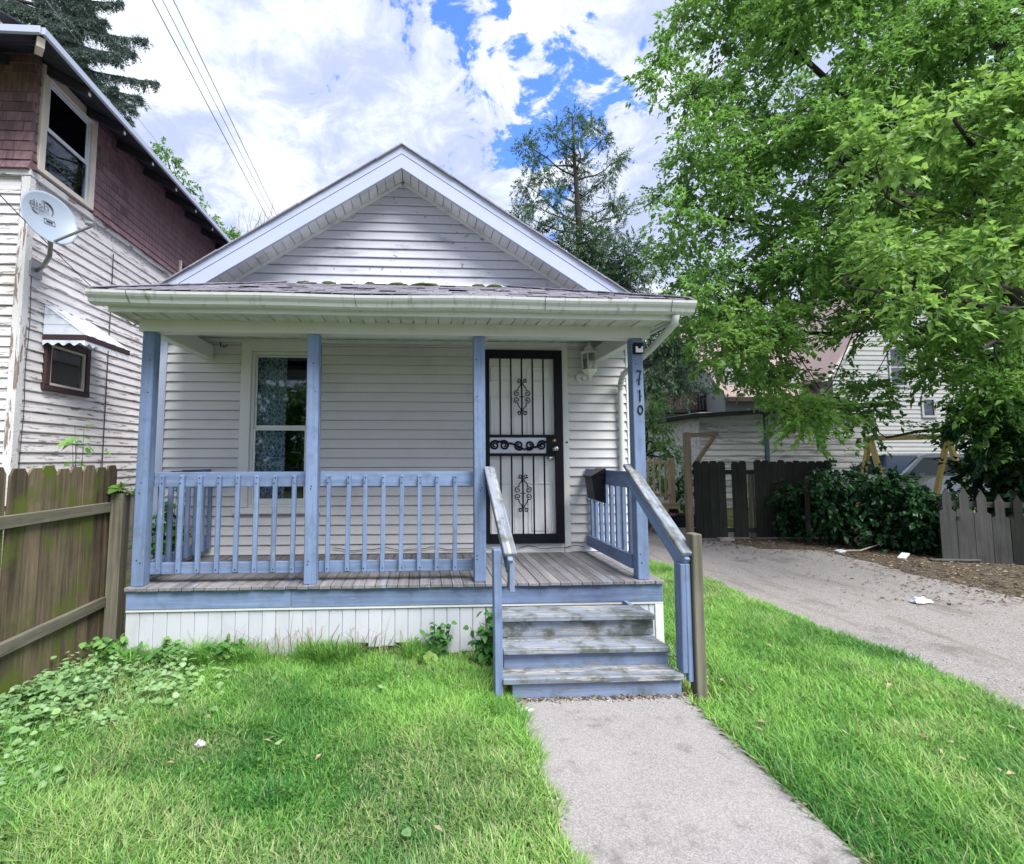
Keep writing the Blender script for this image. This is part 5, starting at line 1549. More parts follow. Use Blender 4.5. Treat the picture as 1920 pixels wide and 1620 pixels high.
YOUNG = [(6.22, 5.26, 3.31), (5.93, 5.89, 5.04), (6.49, 5.89, 4.65), (5.72, 5.39, 3.83), (7.60, 5.28, 4.91), (7.61, 5.35, 4.60), (5.24, 5.03, 3.87), (6.29, 5.49, 4.05), (6.19, 4.83, 3.85), (7.37, 4.92, 5.68), (6.04, 4.91, 3.52), (7.18, 5.45, 6.18), (4.95, 4.77, 4.83), (7.35, 5.47, 5.43), (7.35, 5.84, 5.14), (7.40, 5.13, 5.38), (7.47, 5.25, 5.94), (5.38, 4.87, 3.16), (7.23, 5.25, 4.27), (6.28, 4.76, 3.52), (5.82, 4.86, 4.56), (8.10, 5.78, 6.01), (7.05, 5.54, 5.31), (4.85, 4.71, 5.02), (7.17, 5.67, 4.73), (7.46, 5.59, 5.16), (6.64, 5.74, 5.24), (7.69, 5.79, 4.67), (7.16, 5.81, 4.35), (6.84, 4.96, 3.18), (7.97, 5.60, 3.69), (7.38, 5.24, 3.87), (7.39, 5.85, 4.57), (7.31, 5.39, 5.85), (6.69, 4.82, 4.90), (5.08, 4.80, 3.28), (6.39, 5.25, 5.78), (7.51, 5.40, 6.27), (5.51, 5.47, 4.32), (6.57, 5.81, 5.69)]
YOUNGFAR = [(5.96, 7.77, 4.07), (5.36, 7.18, 3.18), (4.84, 7.08, 3.14), (5.09, 7.36, 3.91), (5.07, 8.13, 3.59), (4.89, 7.32, 3.51), (5.71, 7.74, 2.86), (5.91, 7.08, 2.29), (5.70, 7.21, 2.41), (5.62, 7.74, 3.69), (4.98, 8.19, 3.87), (5.52, 7.04, 3.45), (4.94, 7.74, 3.20), (7.01, 7.91, 2.29)]
PINE = [(4.82, 21.60, 16.15), (5.44, 22.65, 16.05), (6.36, 22.08, 17.06), (7.39, 22.40, 18.09), (8.28, 22.33, 17.67), (9.01, 22.88, 17.38), (6.99, 22.51, 16.30), (7.99, 23.13, 16.17), (5.78, 21.98, 14.86), (4.88, 21.98, 14.43), (5.35, 22.38, 13.74), (4.65, 22.15, 13.07), (5.97, 20.92, 13.23), (8.22, 23.10, 14.77), (8.70, 21.57, 14.70), (9.42, 22.00, 15.79), (6.19, 20.90, 12.23), (5.06, 21.26, 11.88), (7.61, 23.03, 12.79), (8.10, 21.47, 12.31), (6.60, 21.52, 11.28), (8.03, 22.75, 11.60), (8.28, 21.38, 10.76), (9.23, 22.40, 12.27), (9.68, 22.16, 13.23), (7.55, 22.95, 10.87), (8.23, 21.94, 10.23), (7.33, 21.59, 9.57), (8.52, 21.42, 9.53), (9.39, 21.67, 10.40), (9.52, 20.80, 10.79), (9.87, 21.09, 9.93), (8.76, 21.16, 13.19), (7.34, 21.55, 16.35), (7.14, 22.64, 15.02), (7.78, 23.06, 13.91), (7.90, 21.65, 11.63), (7.76, 21.40, 9.26), (8.79, 21.50, 9.19), (6.81, 22.31, 9.82)]
LEFTTREE = [(-10.17, 19.00, 13.75), (-9.84, 19.00, 13.21), (-9.51, 19.00, 12.46), (-9.19, 19.00, 12.14), (-8.85, 19.00, 11.39), (-9.26, 19.00, 11.38), (-8.22, 19.00, 10.77), (-7.49, 19.00, 10.25), (-7.18, 19.00, 10.04), (-7.90, 19.00, 10.24)]
DARKTREE = [(8.21, 17.00, 6.73), (8.59, 17.00, 6.34), (9.07, 17.00, 5.76), (8.37, 17.00, 5.55), (8.84, 17.00, 4.98), (9.43, 17.00, 4.79), (8.14, 17.00, 4.58), (8.62, 17.00, 4.20), (9.31, 17.00, 4.21), (9.65, 17.00, 5.57), (9.89, 17.00, 6.56), (9.11, 17.00, 6.94), (8.11, 17.00, 3.81), (8.53, 17.00, 7.33)]
BRIGHT = [(6.10, 12.50, 2.94), (6.04, 12.50, 2.51), (6.30, 12.50, 2.38), (6.11, 12.50, 1.96), (6.42, 12.50, 1.82), (6.59, 12.50, 1.68), (6.26, 12.50, 1.40)]
SHRUB2 = [(6.33, 11.60, 1.16), (6.42, 11.60, 0.77), (6.24, 11.60, 0.52), (6.53, 11.60, 1.03), (5.67, 11.60, 1.03), (5.93, 11.60, 0.90)]
DARKSHRUB = [(9.67, 8.27, 2.12), (9.48, 7.76, 2.27), (10.60, 8.33, 2.42), (10.54, 7.98, 2.29), (10.68, 7.80, 2.10), (10.47, 8.70, 1.85), (9.71, 7.75, 1.82), (10.70, 8.21, 1.83), (10.08, 8.67, 1.45), (10.17, 8.36, 1.36), (11.23, 8.82, 1.34), (10.64, 8.04, 1.36), (12.38, 8.93, 1.55), (9.02, 7.66, 1.11), (10.90, 8.85, 0.89), (10.54, 8.19, 0.89), (10.29, 7.60, 0.94)]
TWIG = [(-8.45, 24.00, 12.97), (-8.99, 24.00, 13.77), (-7.80, 24.00, 13.12), (-8.27, 24.00, 14.07), (-7.42, 24.00, 13.40), (-7.32, 24.00, 14.46), (-7.70, 24.00, 13.95), (-7.05, 24.00, 14.24)]
FENCEPLANT = [(-3.39, 5.10, 1.61), (-3.54, 5.10, 1.55), (-3.23, 5.10, 1.57), (-3.13, 5.10, 1.61)]
SPRUCE = [((-9.77, 12.00, 13.27), (-7.31, 11.60, 12.65)), ((-9.49, 12.00, 12.86), (-7.67, 11.60, 12.15)), ((-9.47, 12.00, 12.57), (-6.70, 11.60, 11.71)), ((-9.31, 12.00, 12.01), (-6.94, 11.60, 11.35)), ((-9.31, 12.00, 12.01), (-7.30, 11.60, 11.20)), ((-9.03, 12.00, 11.46), (-6.40, 11.60, 10.62)), ((-8.76, 12.00, 11.19), (-6.76, 11.60, 10.20)), ((-8.47, 12.00, 10.64), (-6.94, 11.60, 9.99)), ((-8.20, 12.00, 10.37), (-6.98, 11.60, 9.65)), ((-10.26, 12.00, 12.96), (-8.40, 11.60, 11.97)), ((-10.50, 12.00, 12.66), (-8.89, 11.60, 11.81)), ((-11.04, 12.00, 13.20), (-9.41, 11.60, 12.33)), ((-9.70, 12.00, 12.13), (-7.87, 11.60, 11.31)), ((-10.06, 12.00, 13.83), (-7.84, 11.60, 13.11)), ((-9.00, 12.00, 11.04), (-7.33, 11.60, 10.45))]



# ------------------------------------------------------------------ trees and plants
def spray_cloud(centres, rad, sprays, per, ln, wd, droop=.35, tint0=None, tspread=.35, flat=.75, out_bias=(0, 0, 0), hang=.4, mid=.42):
    """leaves strung on short twigs that leave each clump's centre; returns V, T, tint"""
    C0 = np.array(centres, float)
    n = len(C0)
    rad = np.full(n, rad) if np.isscalar(rad) else np.array(rad)
    ct = rng.uniform(.15, .75, n) if tint0 is None else np.clip(rng.normal(tint0, .18, n), 0, 1)
    ci = np.repeat(np.arange(n), sprays)
    m = len(ci)
    d = rng.normal(size=(m, 3)); d[:, 2] *= flat; d += np.array(out_bias); d = unit(d)
    st = C0[ci] + d * (rad[ci] * rng.uniform(0, .45, m))[:, None]
    L_ = rad[ci] * rng.uniform(.45, 1.15, m)
    si = np.repeat(np.arange(m), per)
    k = len(si)
    t = rng.uniform(.02, 1, k) ** .8
    P = st[si] + d[si] * (L_[si] * t)[:, None]
    P[:, 2] -= hang * (L_[si] * t ** 2)
    P += rng.normal(0, .02, (k, 3)) * (rad[ci][si] / .5)[:, None]
    D = unit(d[si] + rng.normal(0, .55, (k, 3)) + np.array([0, 0, -droop]))
    N_ = unit(rng.normal(0, .5, (k, 3)) + np.array([0, -.25, 1.0]))
    V, T = leaves(P, D, N_, rng.uniform(.45, 1.3, k) * ln, rng.uniform(.6, 1.3, k) * wd, droop=.15, mid=mid)
    tt = np.clip(ct[ci][si] + rng.normal(0, tspread * .5, k), 0, 1)
    return V, T, np.repeat(tt, 5)


def merge(parts_):
    Vs, Ts, tt, o = [], [], [], 0
    for V, T, t in parts_:
        Vs.append(V); Ts.append(T + o); tt.append(t); o += len(V)
    return np.concatenate(Vs), np.concatenate(Ts), np.concatenate(tt)


def wiggle(p0, p1, n, amp, sag=0.):
    p0, p1 = Vector(p0), Vector(p1)
    out = []
    a, b = random.uniform(0, 6), random.uniform(0, 6)
    for i in range(n + 1):
        t = i / n
        q = p0.lerp(p1, t)
        e = math.sin(math.pi * t)
        q += Vector((math.sin(a + 5 * t), math.cos(b + 4 * t), math.sin(b + 6 * t))) * amp * e
        q.z += sag * e
        out.append(q)
    return out


def limbs(m_, trunk, ends, r0, r1, amp=.25, sag=.3, clumps=(), twig=.012):
    """main limbs from points of the trunk to ends, then twigs from each clump to the nearest limb"""
    nodes = [Vector(p) for p in trunk[len(trunk) // 3:]]
    for (src, e) in ends:
        pts_ = wiggle(src, e, 9, amp, sag)
        m_.tube(pts_, r0, 7, r1)
        nodes += pts_[1:]
    for c in clumps:
        c = Vector(c)
        q = min(nodes, key=lambda p: (p - c).length)
        if (q - c).length < 3.5:
            m_.tube(wiggle(q, c, 4, .06, -.03), twig, 4, .004, cap=False)


# -- big maple at the right
maple = thing('maple_tree', 'large leafy maple whose branches hang over the driveway', 'tree', (14.4, 10.2, 0))
tr_ = [Vector((14.4, 10.2, -.05)), Vector((14.3, 10.2, 1.2)), Vector((14.2, 10.1, 2.6)), Vector((14.0, 10.0, 4.5)), Vector((13.6, 9.9, 7.0)), Vector((13.2, 9.8, 10.0)), Vector((13.0, 9.7, 13.0))]
m_ = MB()
m_.tube(tr_, [.34, .28, .25, .22, .17, .12, .05], 12)
limbs(m_, tr_, [((14.2, 10.1, 2.4), (9.0, 9.0, 1.95)), ((14.1, 10.0, 3.2), (5.6, 8.4, 3.9)), ((14.0, 10.0, 4.5), (4.9, 8.8, 6.2)), ((13.8, 9.9, 5.6), (5.2, 8.8, 8.6)),
                ((13.6, 9.9, 6.8), (5.6, 8.8, 10.6)), ((13.6, 9.9, 7.0), (8.0, 8.9, 11.5)), ((13.9, 10, 5.0), (6.4, 6.6, 5.8)), ((14.0, 10, 4.2), (5.4, 5.2, 4.6)), ((14.1, 10, 3.4), (8.4, 6.8, 3.2)), ((13.9, 10, 5.2), (6.2, 5.1, 5.5)), ((14.1, 10, 3.6), (6.4, 5.0, 3.5)), ((14.1, 10, 3.8), (4.9, 5.4, 3.7)), ((13.9, 10, 5.6), (7.2, 5.4, 6.2)), ((13.6, 9.9, 7.2), (16.5, 8.6, 10.5)), ((13.9, 9.9, 6.2), (9.5, 9.0, 8.0)), ((14, 10, 4.0), (9.8, 8.6, 5.6))],
      .12, .02, amp=.35, sag=.45, clumps=MAPLE + YOUNG + YOUNGFAR)
m_.build('trunk', maple, 'bark')
rs_ = random.Random(4)
MAPLE = MAPLE + [(rs_.uniform(13.0, 18.0), rs_.uniform(8.0, 13.0), rs_.uniform(3.5, 12.5)) for _ in range(46)] + [(rs_.uniform(8.0, 14.0), rs_.uniform(10.5, 13.5), rs_.uniform(6.0, 13.5)) for _ in range(24)]
edge = [c for c in MAPLE if c[0] < 5.6]
body = [c for c in MAPLE if c[0] >= 5.6]
V, T, t = merge([spray_cloud(body, .62, 44, 20, .108, .064, tint0=.5, tspread=.55, droop=.12, hang=.2, flat=.6), spray_cloud(edge, .52, 34, 17, .098, .050, tint0=.55, tspread=.55, droop=.15, hang=.25, flat=.65)])
np_mesh('crown', maple, 'leaf', V, T, t)
V, T, t = merge([spray_cloud([c for i_, c in enumerate(YOUNG) if i_ % 5], .42, 18, 15, .118, .066, tint0=.5, tspread=.8, droop=.15, hang=.3, out_bias=(-.5, -.3, .0)), spray_cloud(YOUNGFAR, .40, 16, 14, .10, .06, tint0=.3, droop=.15, hang=.25)])
np_mesh('young_foliage', maple, 'leafbright', V, T, t)

# -- tall pine behind the house
pine = thing('pine_tree', 'tall open-crowned pine rising behind the right slope of the gable', 'tree', (7.2, 22, 0))
tr_ = [Vector((7.6, 22, 0)), Vector((7.5, 22, 5)), Vector((7.45, 22, 9.5)), Vector((7.4, 22, 13)), Vector((7.25, 22, 16)), Vector((7.2, 22, 17.9))]
m_ = MB(); m_.tube(tr_, [.3, .26, .2, .14, .08, .03], 8)
for c in PINE:
    zz = max(8.5, c[2] - random.uniform(.6, 1.8)); s = Vector((7.4, 22, zz))
    m_.tube(wiggle(s, c, 5, .12, -.1), .05, 5, .012)
m_.build('trunk', pine, 'bark')
low = [c for c in PINE if c[2] < 12.2]
hi = [c for c in PINE if c[2] >= 12.2]
low += [(7.6, 21.5, 9.4), (8.4, 21.7, 9.2), (9.4, 21.8, 9.3), (8.9, 22.2, 10.2), (8.0, 22.4, 10.6)]
V, T, t = merge([spray_cloud(hi, .66, 46, 20, .16, .042, droop=-.1, flat=.7, hang=.0, tint0=.5), spray_cloud(low, .9, 60, 24, .19, .05, droop=-.1, flat=.7, hang=.0, tint0=.4)])
np_mesh('crown', pine, 'pine', V, T, t)

# -- spruce over the old house
spr = thing('spruce_tree', 'dark spruce with drooping branches above the old house roof', 'tree', (-9.3, 12.3, 0))
tr_ = [Vector((-9.6, 13.2, 0)), Vector((-9.6, 13.2, 8)), Vector((-9.6, 13.2, 17))]
m_ = MB(); m_.tube(tr_, [.35, .25, .1], 8)
PP, DD = [], []
FULL = list(SPRUCE)
rs_ = random.Random(8)
for k in range(54):                # the rest of the whorls round the trunk
    zz = 3.5 + 13.0 * k / 54
    an = k * 2.4
    ln_ = 3.0 * (1 - (zz - 3.5) / 15.5) + .3
    if -1.2 < ((an + math.pi) % (2 * math.pi)) - math.pi < .4 and 9 < zz < 13.5: continue
    FULL.append(((-9.6 + .4 * math.cos(an), 13.2 + .4 * math.sin(an), zz), (-9.6 + ln_ * math.cos(an), 13.2 + ln_ * math.sin(an), zz - .5)))
for a, b_ in FULL:
    s = Vector((-9.6, 13.2, a[2] + .5))
    pts_ = wiggle(s, Vector(a), 3, .05) + wiggle(a, b_, 8, .06, -.10)
    m_.tube(pts_, .05, 6, .008)
    for q in range(len(pts_) - 1):
        for _ in range(20):
            o = pts_[q].lerp(pts_[q + 1], random.random())
            lng = random.uniform(.18, .55) * (1.1 - .055 * q)
            dr = Vector((random.gauss(.25, .35), random.gauss(0, .4), -1)).normalized()
            n_ = 34
            tt_ = rng.uniform(0, 1, n_)
            PP.append(np.array(o) + np.array(dr) * (tt_ * lng)[:, None] + rng.normal(0, .006, (n_, 3)))
            DD.append(np.array(dr) * .8 + rng.normal(0, .75, (n_, 3)))
    for _ in range(60):
        o = pts_[-2].lerp(pts_[-1], random.random() * 1.02)
        PP.append(np.array(o)[None] + rng.normal(0, .02, (4, 3))); DD.append(rng.normal(0, 1, (4, 3)) + np.array([.6, 0, -.1]))
m_.build('trunk', spr, 'bark')
P = np.concatenate(PP); D = np.concatenate(DD)
V, T = leaves(P, unit(D), rdir(len(P), 1.0), rng.uniform(.045, .085, len(P)), rng.uniform(.012, .02, len(P)))
np_mesh('crown', spr, 'spruce', V, T, np.repeat(np.clip(rng.normal(.4, .25, len(P)), 0, 1), 5))


def small_tree(name, label, cat, base, clumps, mat, rad, sprays, per, ln, wd, tint0=.5, group=None, r0=.09, **kw):
    o = thing(name, label, cat, base, group)
    b = MB()
    top = max(c[2] for c in clumps)
    tr2 = wiggle(base, (base[0], base[1], top - .2 * (top - base[2])), 6, .08)
    b.tube(tr2, r0, 7, r0 * .3)
    for c in clumps:
        q = min(tr2, key=lambda p: (p - Vector(c)).length + max(0, p.z - c[2]) * .5)
        b.tube(wiggle(q, c, 4, .05, -.03), r0 * .35, 5, .006, cap=False)
    b.build('trunk' if cat == 'tree' else 'stem', o, 'bark')
    V, T, t = spray_cloud(clumps, rad, sprays, per, ln, wd, tint0=tint0, **kw)
    np_mesh('crown' if cat == 'tree' else 'foliage', o, mat, V, T, t)
    return o


small_tree('leafy_tree', 'pale leafy tree peeking over the old house eave', 'tree', (-9.0, 19, 0), LEFTTREE, 'fartree', .42, 18, 14, .15, .06, .35)
small_tree('dark_conifer', 'dark blue-green conifer just past the right end of the porch roof', 'tree', (7.6, 17, 0), DARKTREE, 'pine', .85, 40, 20, .17, .05, .35)
small_tree('leafy_shrub', 'bright green feathery shrub beyond the corner post above the back deck', 'shrub', (5.9, 12.5, 0), BRIGHT, 'fartree', .36, 22, 16, .10, .04, .6)
small_tree('deck_shrub', 'green shrub growing between the back deck and the arbor post', 'shrub', (6.2, 11.6, 0), SHRUB2, 'weed', .34, 22, 16, .09, .04, .6)
DARKSHRUB = [c for c in DARKSHRUB if c[0] / c[1] > 1.21]
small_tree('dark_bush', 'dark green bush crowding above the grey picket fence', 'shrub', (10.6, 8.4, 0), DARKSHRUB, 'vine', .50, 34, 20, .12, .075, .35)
for i, (bx, by, hh, lab) in enumerate(((2.0, 34, 9.0, 'distant round-headed tree seen behind the small house'), (17.0, 36, 11, 'distant tall tree behind the grey house and garage'), (27.0, 34, 11, 'distant broad tree behind the white house gable'), (-14, 34, 9, 'distant tree behind the old two-storey house'), (10.5, 38, 10, 'distant tree between the pine and the grey house'), (33, 22, 10, 'distant tree far to the right past the white house'), (40, 12, 9, 'distant tree at the far right beyond the picket fence'))):
    cl = [(bx + random.gauss(0, 2.0), by + random.gauss(0, 1.6), hh * random.uniform(.25, 1)) for _ in range(36)]
    small_tree('distant_tree', lab, 'tree', (bx, by, 0), cl, 'fartree', 1.3, 26, 14, .30, .14, .3, group='distant trees behind the houses', r0=.25)
bx, by, hh = -7.4, -15.0, 7.5
cl = [(bx + random.gauss(0, 1.3), by + random.gauss(0, .8), hh * random.uniform(.15, 1)) for _ in range(26)]
small_tree('street_tree', 'tree across the street, seen only mirrored in the porch window', 'tree', (bx, by, 0), cl, 'leaf', 1.2, 22, 11, .36, .18, .3, r0=.22)
tb = thing('bare_twigs', 'thin leafless twigs showing above the left roof slope', 'shrub', (-9.0, 24, 0))
b = MB()
for c in TWIG:
    b.tube(wiggle((-9.2 + random.gauss(0, .15), 24, 6.0), c, 6, .25), .035, 5, .006, cap=False)
    for _ in range(5):
        c2 = Vector(c) + Vector((random.gauss(0, .5), 0, random.uniform(-.6, .2)))
        b.tube(wiggle(Vector((-9.2, 24, 6)).lerp(Vector(c), random.uniform(.5, .9)), c2, 4, .1), .016, 4, .004, cap=False)
b.tube([(-9.2, 24, 0), (-9.2, 24, 6.1)], .09, 6)
b.build('stem', tb, 'twig')

# -- vine thicket in front of the fence corner
vt = thing('vine_thicket', 'dark mound of vines smothering the fence corner beside the driveway', 'vines', (7.7, 8.3, 0))
cl = []
for _ in range(46):
    x = random.uniform(6.95, 8.6); f = (x - 6.95) / 1.65
    y = 8.9 - 1.2 * f + random.uniform(-.35, .35)
    top = .95 + .45 * math.sin(math.pi * min(1, f + .2))
    cl.append((x, y, random.uniform(.12, top)))
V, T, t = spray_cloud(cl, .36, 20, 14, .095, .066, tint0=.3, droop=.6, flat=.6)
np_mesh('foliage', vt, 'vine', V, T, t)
b = MB()
for c in cl[:26]:
    b.tube(wiggle((c[0] + random.gauss(0, .2), c[1] + .2, 0), c, 5, .1), .010, 4, .004, cap=False)
b.tube([(7.0, 8.6, 0), (7.0, 8.6, 1.2)], .04, 6).tube([(8.5, 7.9, 0), (8.5, 7.9, 1.1)], .04, 6)
b.build('stems', vt, 'bark')


# -- small plants with individual identities
def plant(name, label, base, h, n, ln, wd, mat='weed', spread=.12, tint0=.5, group=None):
    o = thing(name, label, 'plant', base, group)
    b = MB(); P, D = [], []
    for s in range(max(2, n // 9)):
        e = Vector(base) + Vector((random.gauss(0, spread), random.gauss(0, spread * .5), h * random.uniform(.6, 1.05)))
        pts_ = wiggle(base, e, 5, spread * .15)
        b.tube(pts_, .004, 5, .002, cap=False)
        for k in range(9):
            q = pts_[min(5, 1 + int(random.random() * 5))] + Vector((random.gauss(0, .012), random.gauss(0, .012), random.gauss(0, .015)))
            P.append(tuple(q)); D.append((random.gauss(0, 1), random.gauss(-.35, .7), random.gauss(-.05, .35)))
    b.build('stem', o, 'weed')
    P = np.array(P); D = unit(np.array(D)); k = len(P)
    V, T = round_leaves(P, D, unit(rng.normal(0, .35, (k, 3)) + np.array([0, -.3, 1])), rng.uniform(.6, 1.15, k) * ln, rng.uniform(.75, 1.1, k) * wd, droop=.3)
    np_mesh('leaves', o, mat, V, T, np.repeat(np.clip(rng.normal(tint0, .2, k), 0, 1), 7), smooth=True)
    return o


plant('climbing_weed', 'dark leafy weed climbing the left side of the porch steps', (.50, 3.78, 0), .40, 150, .075, .055, spread=.07, tint0=.3)
plant('skirt_weed', 'small dark bushy weed against the white skirt left of the steps', (.16, 3.98, 0), .26, 90, .06, .045, spread=.08, tint0=.3)
plant('broadleaf_weed', 'low weed with wide bright leaves below the rotted skirt boards', (.0, 3.88, .0), .07, 18, .15, .12, mat='leafbright', spread=.06, tint0=.55)
plant('corner_weed', 'leafy weed at the foot of the fence post by the white skirt', (-2.36, 4.02, 0), .20, 130, .07, .055, mat='cover', spread=.12, tint0=.3)
plant('skirt_clump', 'rounded green clump growing against the white skirt below the window', (-1.47, 3.95, 0), .17, 120, .06, .05, spread=.10, tint0=.55)
plant('skirt_clump', 'paler weed clump between the fence post and the window on the skirt', (-1.95, 3.97, 0), .16, 110, .065, .05, mat='cover', spread=.12, tint0=.4)
plant('post_vine', 'few bright vine leaves lying on top of the fence post', (-2.55, 4.36, 1.268), .05, 22, .11, .085, mat='leafbright', spread=.08, tint0=.4)
plant('gap_shrub', 'green leafy shrub in the gap between fence post and porch post', (-2.48, 5.0, 0), 1.25, 420, .10, .075, spread=.13, tint0=.4)
plant('fence_plant', 'light green palmate plant rising behind the privacy fence', (-3.35, 5.0, 0), 1.80, 110, .17, .055, mat='fartree', spread=.16, tint0=.8)
plant('driveway_weed', 'small weed at the foot of the grey picket fence', (8.85, 6.55, 0), .22, 60, .08, .05, spread=.1, tint0=.6)
pf = thing('pink_flowers', 'low pink flowering plant under the back deck rail', 'plant', (5.0, 10.2, 0))
V, T, t = spray_cloud([(4.95, 10.2, .25), (5.1, 10.15, .32)], .22, 20, 12, .04, .035, tint0=.5)
np_mesh('petals', pf, 'pinkflower', V, T, t)


# ------------------------------------------------------------------ lawn
def vnoise(x, y, s, seed):
    r2 = np.random.default_rng(seed)
    G = r2.random((64, 64))
    u, v = x * s + 100, y * s + 100
    iu, iv = np.floor(u).astype(int), np.floor(v).astype(int)
    fu, fv = u - iu, v - iv
    fu, fv = fu * fu * (3 - 2 * fu), fv * fv * (3 - 2 * fv)
    g_ = lambda a, b: G[a % 64, b % 64]
    return (g_(iu, iv) * (1 - fu) + g_(iu + 1, iv) * fu) * (1 - fv) + (g_(iu, iv + 1) * (1 - fu) + g_(iu + 1, iv + 1) * fu) * fv


def lawn_area(n, x0, x1, y0, y1, keep):
    x = rng.uniform(x0, x1, n); y = rng.uniform(y0, y1, n)
    k = keep(x, y)
    return x[k], y[k]


def wl(y): return .60 + .02 * (y - 2.6)
def wr_(y): return 1.735 + .02 * (y - 2.6)
def dl(y): return 3.30 + np.where(y < 5.6, .42, .42 * np.clip((8 - y) / 2.4, 0, 1)) + .06 * np.sin(y * 2.1 + .3) + .035 * np.sin(y * 5.3 + .6) + .02 * np.sin(y * 13.7 + .3)


def blades(x, y, hmul=1.0, seed=3):
    n = len(x)
    hn = vnoise(x, y, 2.3, seed) * .6 + vnoise(x, y, 7, seed + 1) * .4
    h = (.030 + .075 * hn) * rng.uniform(.55, 1.25, n) * hmul
    yel = vnoise(x, y, 1.25, seed + 2) * .55 + vnoise(x, y, 4.5, seed + 3) * .45
    a = rng.uniform(0, 2 * np.pi, n) + 2.5 * vnoise(x, y, 3.0, seed + 5)
    lean = rng.uniform(.15, 1.7, n) * h
    wdt = rng.uniform(.0022, .0042, n)
    dx, dy = np.cos(a), np.sin(a)
    B = np.stack([x, y, np.full(n, -.012)], 1)
    side = np.stack([-dy, dx, np.zeros(n)], 1) * wdt[:, None]
    mid_ = B + np.stack([dx * lean * .35, dy * lean * .35, h * .62], 1)
    tip = B + np.stack([dx * lean, dy * lean, h], 1)
    V = np.stack([B - side, B + side, mid_ - side * .8, mid_ + side * .8, tip], 1).reshape(-1, 3)
    T = (np.arange(n)[:, None, None] * 5 + np.array([[0, 1, 3], [0, 3, 2], [2, 3, 4]])[None]).reshape(-1, 3)
    return V, T, yel


def grass(name, label, x, y, hmul=1.0, seed=3, base=.30, gain=.75, dry=0.0):
    V, T, yel = blades(x, y, hmul, seed)
    t = np.clip(base + gain * (yel - .5) * 2 * .85 + rng.normal(0, .26, len(x)) + .55 * (vnoise(x, y, .9, seed + 9) - .4), 0, 1)
    straw = np.clip((vnoise(x, y, 1.5, seed + 12) * .6 + vnoise(x, y, 5, seed + 13) * .4 - .47 + .10 * (y < 2.9)) * 4.0, 0, .85) * (rng.random(len(x)) < .6) * dry
    straw = np.maximum(straw, (rng.random(len(x)) < .04) * .8)
    o = np_mesh(name, None, 'grass', V, T, np.repeat(t, 5), np.repeat(straw, 5))
    return tag(o, label, 'grass', kind='stuff')


cov = lambda x, y: np.clip((-1.50 + .32 * (y - 3.0) - .15 * np.sin(y * 5.0) - x) / .6, 0, 1)      # where ground cover wins over grass
x, y = lawn_area(190000, -2.58, .70, .9, 4.06, lambda x, y: (x < wl(y) + .02 + .03 * np.sin(y * 17)) & (rng.random(len(x)) > .75 * cov(x, y)) & (rng.random(len(x)) < np.clip((4.10 - y) / .25, .25, 1)))
grass('lawn_grass', 'bright green patchy lawn left of the concrete walk', x, y, 1.0, 3, base=.48, gain=.8, dry=.65)
x, y = lawn_area(165000, 1.72, 3.9, .9, 8.2, lambda x, y: (x > wr_(y) - .03 + .02 * np.sin(y * 19)) & (x < dl(y) + .05 * (rng.random(len(x)) - .3)) & ~((y > 3.15) & (x < 2.15) & (y < 5.4) & (rng.random(len(x)) > .25)) & ~((y > 5.3) & (x < 2.4)))
grass('verge_grass', 'strip of green grass between the walk and the driveway', x, y, .92, 21, base=.34, gain=.8, dry=.65)
x, y = lawn_area(9000, -2.5, .5, 3.85, 4.06, lambda x, y: vnoise(x, y, 5, 77) > .45)
V, T, yel = blades(x, y, 2.4, 31)
tag(np_mesh('tall_grass', None, 'grass', V, T, np.repeat(np.clip(rng.normal(.55, .25, len(x)), 0, 1), 5)), 'taller unmown grass against the white skirt', 'grass', kind='stuff')
x, y = lawn_area(170, -1.5, -.1, 3.93, 4.05, lambda x, y: x > -9)
V, T, yel = blades(x, y, 4.2, 41)
tag(np_mesh('dry_grass', None, 'dead', V, T, np.repeat(np.clip(rng.normal(.55, .2, len(x)), 0, 1), 5)), 'wispy dry grass stalks in front of the skirt', 'grass', kind='stuff')

# ground cover of rounded leaves
n = 17000
x = rng.uniform(-2.6, .1, n); y = rng.uniform(.9, 4.02, n)
k = rng.random(n) < np.clip(cov(x, y) + .002, 0, 1) * np.clip(.1 + 1.3 * vnoise(x, y, 4, 51), 0, 1) * np.where((y > 3.55) & (x < -2.2), .5, 1)
x, y = x[k], y[k]; n = len(x)
z = .015 + .15 * vnoise(x, y, 4.2, 52) * rng.uniform(.15, 1.2, n)
P = np.stack([x, y, z], 1)
D = np.stack([rng.normal(0, 1, n), rng.normal(-.2, 1, n), rng.normal(.05, .25, n)], 1)
V, T = round_leaves(P, D, unit(rng.normal(0, .3, (n, 3)) + np.array([0, -.1, 1.0])), rng.uniform(.026, .056, n), rng.uniform(.026, .050, n))
rim = np.zeros((n, 7)); var_ = rng.random(n) < .45
rim[var_, 6] = rng.uniform(.6, 1, var_.sum()); rim[var_, :6] = rng.uniform(0, .3, (var_.sum(), 1)); rim[~var_, :6] = .3
tag(np_mesh('ground_cover', None, 'cover', V, T, np.repeat(np.clip(.15 + .7 * vnoise(x, y, 2.0, 53) + rng.normal(0, .2, n), 0, 1), 7), rim.ravel(), smooth=True), 'pale variegated ground cover spreading along the privacy fence', 'ground cover', kind='stuff')
